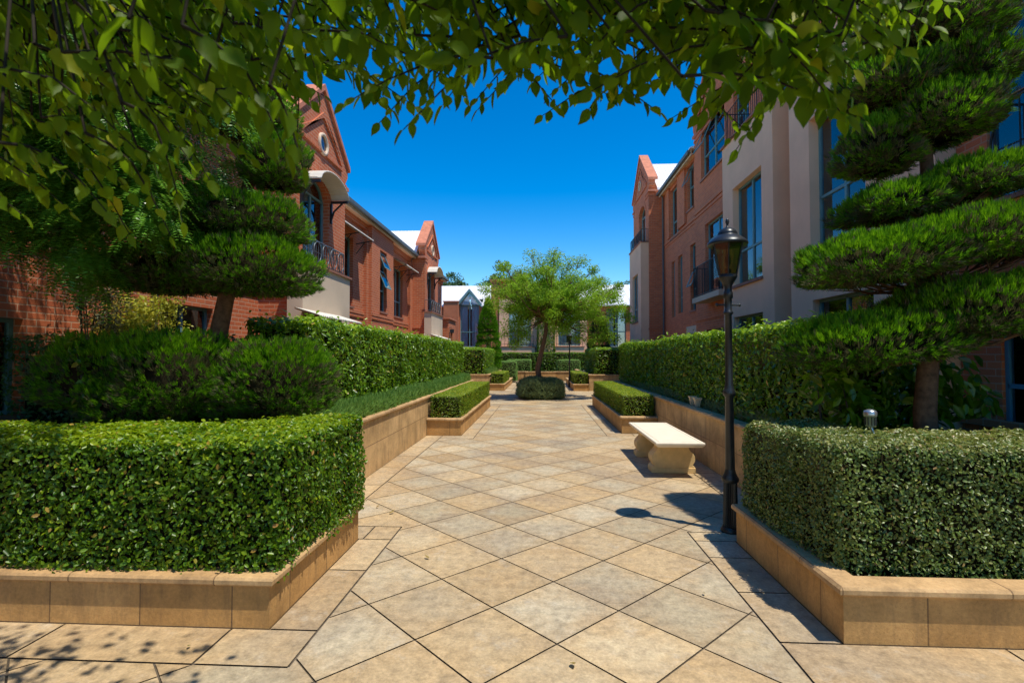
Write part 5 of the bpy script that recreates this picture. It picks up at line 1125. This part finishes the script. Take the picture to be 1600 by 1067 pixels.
for (a, b) in ((-3.1, -.4), (1.15, 3.35)):
    MB().box(a, b, 39.9, 40.598, 1.72, 2.38).build('balcony_front', M['render'], B); MB().box(a-.05, b+.05, 39.85, 40.598, 2.38, 2.44).build('balcony_cap', M['sill'], B)
    t = MB()
    for z in (2.6, 3.25): t.tube([(a+.1, 39.95, z), (b-.1, 39.95, z)], .018, 5)
    n = int((b-a)/.3)
    for k in range(n+1): t.tube([(a+.1+(b-a-.2)*k/n, 39.95, 2.44), (a+.1+(b-a-.2)*k/n, 39.95, 3.25)], .014, 5)
    t.build('railing', M['iron'], B)
# ivy-covered pillar
pl = thing('ivy_pillar', 'pillar clad in climbing ivy behind the court tree', 'pillar', (.45, 40.1, 0))
MB().box(-.1, 1.0, 39.7, 40.5, 0, 5.0).build('pillar', M['render'], pl)
P, Nn = box_surface((-.2, 1.1, 39.6, 40.55, 0, 5.05), 9000, .08); P += Nn*(wave(P, 8, 3)*.07)[:, None]
V, F = leaves(P, Nn, .09, .7, .8); mk('ivy', V, [(F, 0)], [M['hedgeL']], pl)

# ------------------------------------------------------------------ stone bench
b = thing('stone_bench', 'cream cast stone bench with scroll legs beside the right retaining wall', 'bench', (1.93, 8.35, 0))
x0, x1, y0, y1 = 1.60, 2.27, 7.32, 9.55
def rect_loft(levels, name, m, parent):
    mb = MB(); vs = []
    for (i, z) in levels: vs += [(x0+i, y0+i, z), (x1-i, y0+i, z), (x1-i, y1-i, z), (x0+i, y1-i, z)]
    fs = [(4*k+j, 4*k+(j+1) % 4, 4*k+4+(j+1) % 4, 4*k+4+j) for k in range(len(levels)-1) for j in range(4)]
    fs += [(3, 2, 1, 0), tuple(4*(len(levels)-1)+j for j in range(4))]
    return mb.add(vs, fs).build(name, m, parent)
rect_loft([(.045, .430), (.03, .436), (.012, .455), (.004, .470), (.0, .476), (.0, .492), (.006, .500), (.045, .503), (.047, .498), (.055, .498), (.057, .503)], 'seat', M['benchtop'], b)
half = [(0, 0), (.30, 0), (.305, .01), (.305, .085), (.295, .10), (.275, .108), (.285, .125), (.305, .16), (.312, .20), (.305, .245), (.28, .285), (.245, .32), (.225, .35), (.222, .375), (.235, .395), (.262, .405), (.268, .42), (.268, .431), (0, .431)]
outl = [(1.935+p[0], p[1]) for p in half]+[(1.935-p[0], p[1]) for p in half[::-1][1:-1]]
for (a, c) in ((7.72, 7.98), (8.92, 9.18)):
    lg = MB().prism(outl, a, c, 'y'); lg.box(1.935-.316, 1.935+.316, a-.012, c+.012, 0, .075)
    lo = lg.build('leg', M['bench'], b)
    bv = lo.modifiers.new('bevel', 'BEVEL'); bv.width = .006; bv.segments = 2; bv.limit_method = 'ANGLE'

# ------------------------------------------------------------------ street lamps
def street_lamp(loc, label):
    t = thing('street_lamp', label, 'street lamp', loc, 'old-fashioned black street lamps'); c = loc; m = M['lamp']
    pb = MB().lathe([(.0, 0), (.095, 0), (.095, .02), (.085, .035), (.075, .05)], c, 20)
    n = 24; prof = [(.070, .05), (.062, .47)]
    vs = []; 
    for r, z in prof:
        for k in range(n*2): rr = r*(1.0 if k % 2 else .88); a = 2*pi*k/(2*n); vs.append((c[0]+rr*cos(a), c[1]+rr*sin(a), z))
    pb.add(vs, [(k, (k+1) % (2*n), 2*n+(k+1) % (2*n), 2*n+k) for k in range(2*n)])
    pb.lathe([(.062, .47), (.078, .485), (.082, .51), (.070, .53), (.055, .56), (.046, .60)], c, 20); pb.build('base', m, t)
    MB().lathe([(.046, .60), (.038, 1.30), (.054, 1.315), (.060, 1.345), (.052, 1.365), (.044, 1.385), (.037, 1.42), (.031, 2.10), (.046, 2.115), (.046, 2.13), (.034, 2.14), (.034, 2.26), (.045, 2.27), (.045, 2.32), (.036, 2.34), (.036, 2.38), (.05, 2.41), (.085, 2.465), (.090, 2.485), (.0, 2.485)], c, 20).build('post', m, t)
    MB().tube([(c[0]-.11, c[1]-.02, 2.2), (c[0]+.11, c[1]+.02, 2.2)], .009, 8).lathe([(0, -.016), (.012, -.011), (.016, 0), (.012, .011), (0, .016)], (c[0]-.115, c[1]-.021, 2.2), 8).lathe([(0, -.016), (.012, -.011), (.016, 0), (.012, .011), (0, .016)], (c[0]+.115, c[1]+.021, 2.2), 8).build('ladder_bar', m, t)
    fb = MB(); K = 6; rb, rt, zb, zt = .088, .150, 2.487, 2.80
    for k in range(K):
        a = 2*pi*(k+.25)/K; fb.tube([(c[0]+rb*cos(a), c[1]+rb*sin(a), zb), (c[0]+rt*cos(a), c[1]+rt*sin(a), zt)], .0065, 5)
    fb.tube([(c[0]+rb*cos(2*pi*(k+.25)/K), c[1]+rb*sin(2*pi*(k+.25)/K), zb+.004) for k in range(K+1)], .009, 5); fb.tube([(c[0]+rt*cos(2*pi*(k+.25)/K), c[1]+rt*sin(2*pi*(k+.25)/K), zt) for k in range(K+1)], .009, 5)
    fr = fb.build('lantern_frame', m, t)
    g = MB(); A = [2*pi*(k+.25)/K for k in range(K)]
    vs = [(c[0]+(rb-.003)*cos(a), c[1]+(rb-.003)*sin(a), zb) for a in A]+[(c[0]+(rt-.003)*cos(a), c[1]+(rt-.003)*sin(a), zt) for a in A]
    g.add(vs, [(k, (k+1) % K, K+(k+1) % K, K+k) for k in range(K)]).build('lantern_glass', M['smoke'], t)
    MB().lathe([(0, 2.487), (.03, 2.487), (.03, 2.55), (.012, 2.56), (.028, 2.62), (.03, 2.66), (.018, 2.70), (0, 2.71)], c, 12).build('bulb', M['lamp'], t)
    MB().lathe([(.14, 2.795), (.185, 2.785), (.192, 2.80), (.185, 2.815), (.155, 2.845), (.115, 2.875), (.092, 2.888), (.094, 2.898), (.088, 2.915), (.070, 2.94), (.040, 2.957), (.018, 2.965), (.010, 2.98), (.012, 3.0), (.019, 3.015), (.016, 3.04), (.006, 3.055), (0, 3.058)], c, 24).build('lantern_roof', M['lamp'], t)
    return t
lp = street_lamp((1.845, 5.2, 0), 'near black street lamp at the corner of the right foreground hedge')
lp2 = dup(lp, (1.6, 28.5, 0), 'small far black street lamp in front of the rear building')

# small spotlight in the right hedge, pots on the wall, fallen leaves
sp = thing('garden_spotlight', 'small silver garden spotlight standing in the right foreground hedge', 'spotlight', (2.46, 3.98, .25))
MB().tube([(2.46, 3.98, .25), (2.46, 3.98, 1.10), (2.44, 4.0, 1.19)], .010, 8).build('stake', M['steel'], sp)
MB().lathe([(0, 1.17), (.030, 1.175), (.034, 1.19), (.036, 1.25), (.042, 1.252), (.044, 1.262), (.044, 1.285), (.038, 1.295), (.020, 1.305), (0, 1.308)], (2.44, 4.0, 0), 18).build('lamp_head', M['steel'], sp)
fb = MB()
for k in range(10): a = 2*pi*k/10; fb.box(2.44+.036*cos(a)-.003, 2.44+.036*cos(a)+.003, 4.0+.036*sin(a)-.003, 4.0+.036*sin(a)+.003, 1.19, 1.25)
fb.build('cooling_fin', M['lamp'], sp)['kind'] = 'stuff'
def pot(x, y, lab):
    t = MB(); L_ = [(.030, .82), (.034, .822), (.052, .95), (.062, .952), (.062, .975), (.050, .975), (.046, .95), (.0, .94)]
    vs = []; 
    for r, z in L_: vs += [(x-r, y-r, z), (x+r, y-r, z), (x+r, y+r, z), (x-r, y+r, z)]
    t.add(vs, [(4*k+j, 4*k+(j+1) % 4, 4*k+4+(j+1) % 4, 4*k+4+j) for k in range(len(L_)-1) for j in range(4)]+[(3, 2, 1, 0)])
    tag(t.build('square_pot', M['pot'], loc=(x, y, .82)), lab, 'pot', 'small pots on the right wall')
pot(2.74, 9.55, 'small cream square pot on the right wall, the farther of two'); pot(2.72, 9.2, 'small cream square pot on the right wall, the nearer of two')
for i, (x, y, L_, lab) in enumerate([(.17, 2.93, .06, 'curled brown leaf on the paving at the bottom centre'), (-1.62, 5.55, .07, 'brown leaf beside the end of the left foreground planter'), (-.93, 4.35, .05, 'small pale leaf on the pavers left of centre'),
                                      (-2.05, 2.98, .035, 'tiny green leaf on the strip before the left planter'), (1.16, 3.83, .04, 'yellow leaf on the paving at the right'), (-1.83, 5.75, .05, 'small dark leaf near the left retaining wall')]):
    n = 1; P = np.array([[x, y, .012]]); a = random.uniform(0, 6)
    V, FQ, FT = ovate(P, np.array([[cos(a), sin(a), .12]]), np.array([[0, .1, 1.]]), np.array([L_]), np.array([L_*.55]), -.3)
    tag(mk('fallen_leaf', V, [(FQ, 0), (FT, 0)], [M['dry'] if i not in (3,) else M['box']], loc=(x, y, 0)), lab, 'leaf', 'fallen leaves on the paving')

# ------------------------------------------------------------------ sky, sun, camera
W = bpy.data.worlds.new('World'); S.world = W; W.use_nodes = True; nt = W.node_tree; nt.nodes.clear()
sky = nt.nodes.new('ShaderNodeTexSky'); sky.sky_type = 'NISHITA'; sky.sun_disc = False
sky.sun_elevation = math.asin(SUN.z); sky.sun_rotation = atan2(SUN.x, SUN.y); sky.air_density = 1.0; sky.dust_density = .1; sky.ozone_density = 1.6
hs = nt.nodes.new('ShaderNodeHueSaturation'); hs.inputs['Saturation'].default_value = 1.42; hs.inputs['Value'].default_value = .93
bg = nt.nodes.new('ShaderNodeBackground'); bg.inputs[1].default_value = .13
ow = nt.nodes.new('ShaderNodeOutputWorld')
gm = nt.nodes.new('ShaderNodeGamma'); gm.inputs[1].default_value = 1.25
nt.links.new(sky.outputs[0], gm.inputs[0]); nt.links.new(gm.outputs[0], hs.inputs['Color']); nt.links.new(hs.outputs[0], bg.inputs[0]); nt.links.new(bg.outputs[0], ow.inputs[0])
sl = bpy.data.lights.new('sun', 'SUN'); sl.energy = 4.75; sl.angle = radians(.53); sl.color = (1, .94, .82)
so = bpy.data.objects.new('sun', sl); C.objects.link(so); so.rotation_euler = SUN.to_track_quat('Z', 'Y').to_euler(); so.location = (10, -8, 30)
cam = bpy.data.cameras.new('camera'); cam.sensor_width = 36; cam.lens = 812/1600*36; cam.clip_end = 2000; cam.clip_start = .05
cam.dof.use_dof = True; cam.dof.focus_distance = 11; cam.dof.aperture_fstop = 5.0
co = bpy.data.objects.new('camera', cam); C.objects.link(co); co.location = (0, 0, 1.7); co.rotation_euler = (radians(91.59), 0, radians(3.1)); S.camera = co
S.view_settings.view_transform = 'Standard'; S.view_settings.look = 'None'; S.view_settings.exposure = 0.1; S.view_settings.gamma = 1
S.render.engine = 'CYCLES'; S.cycles.max_bounces = 8; S.cycles.transparent_max_bounces = 16
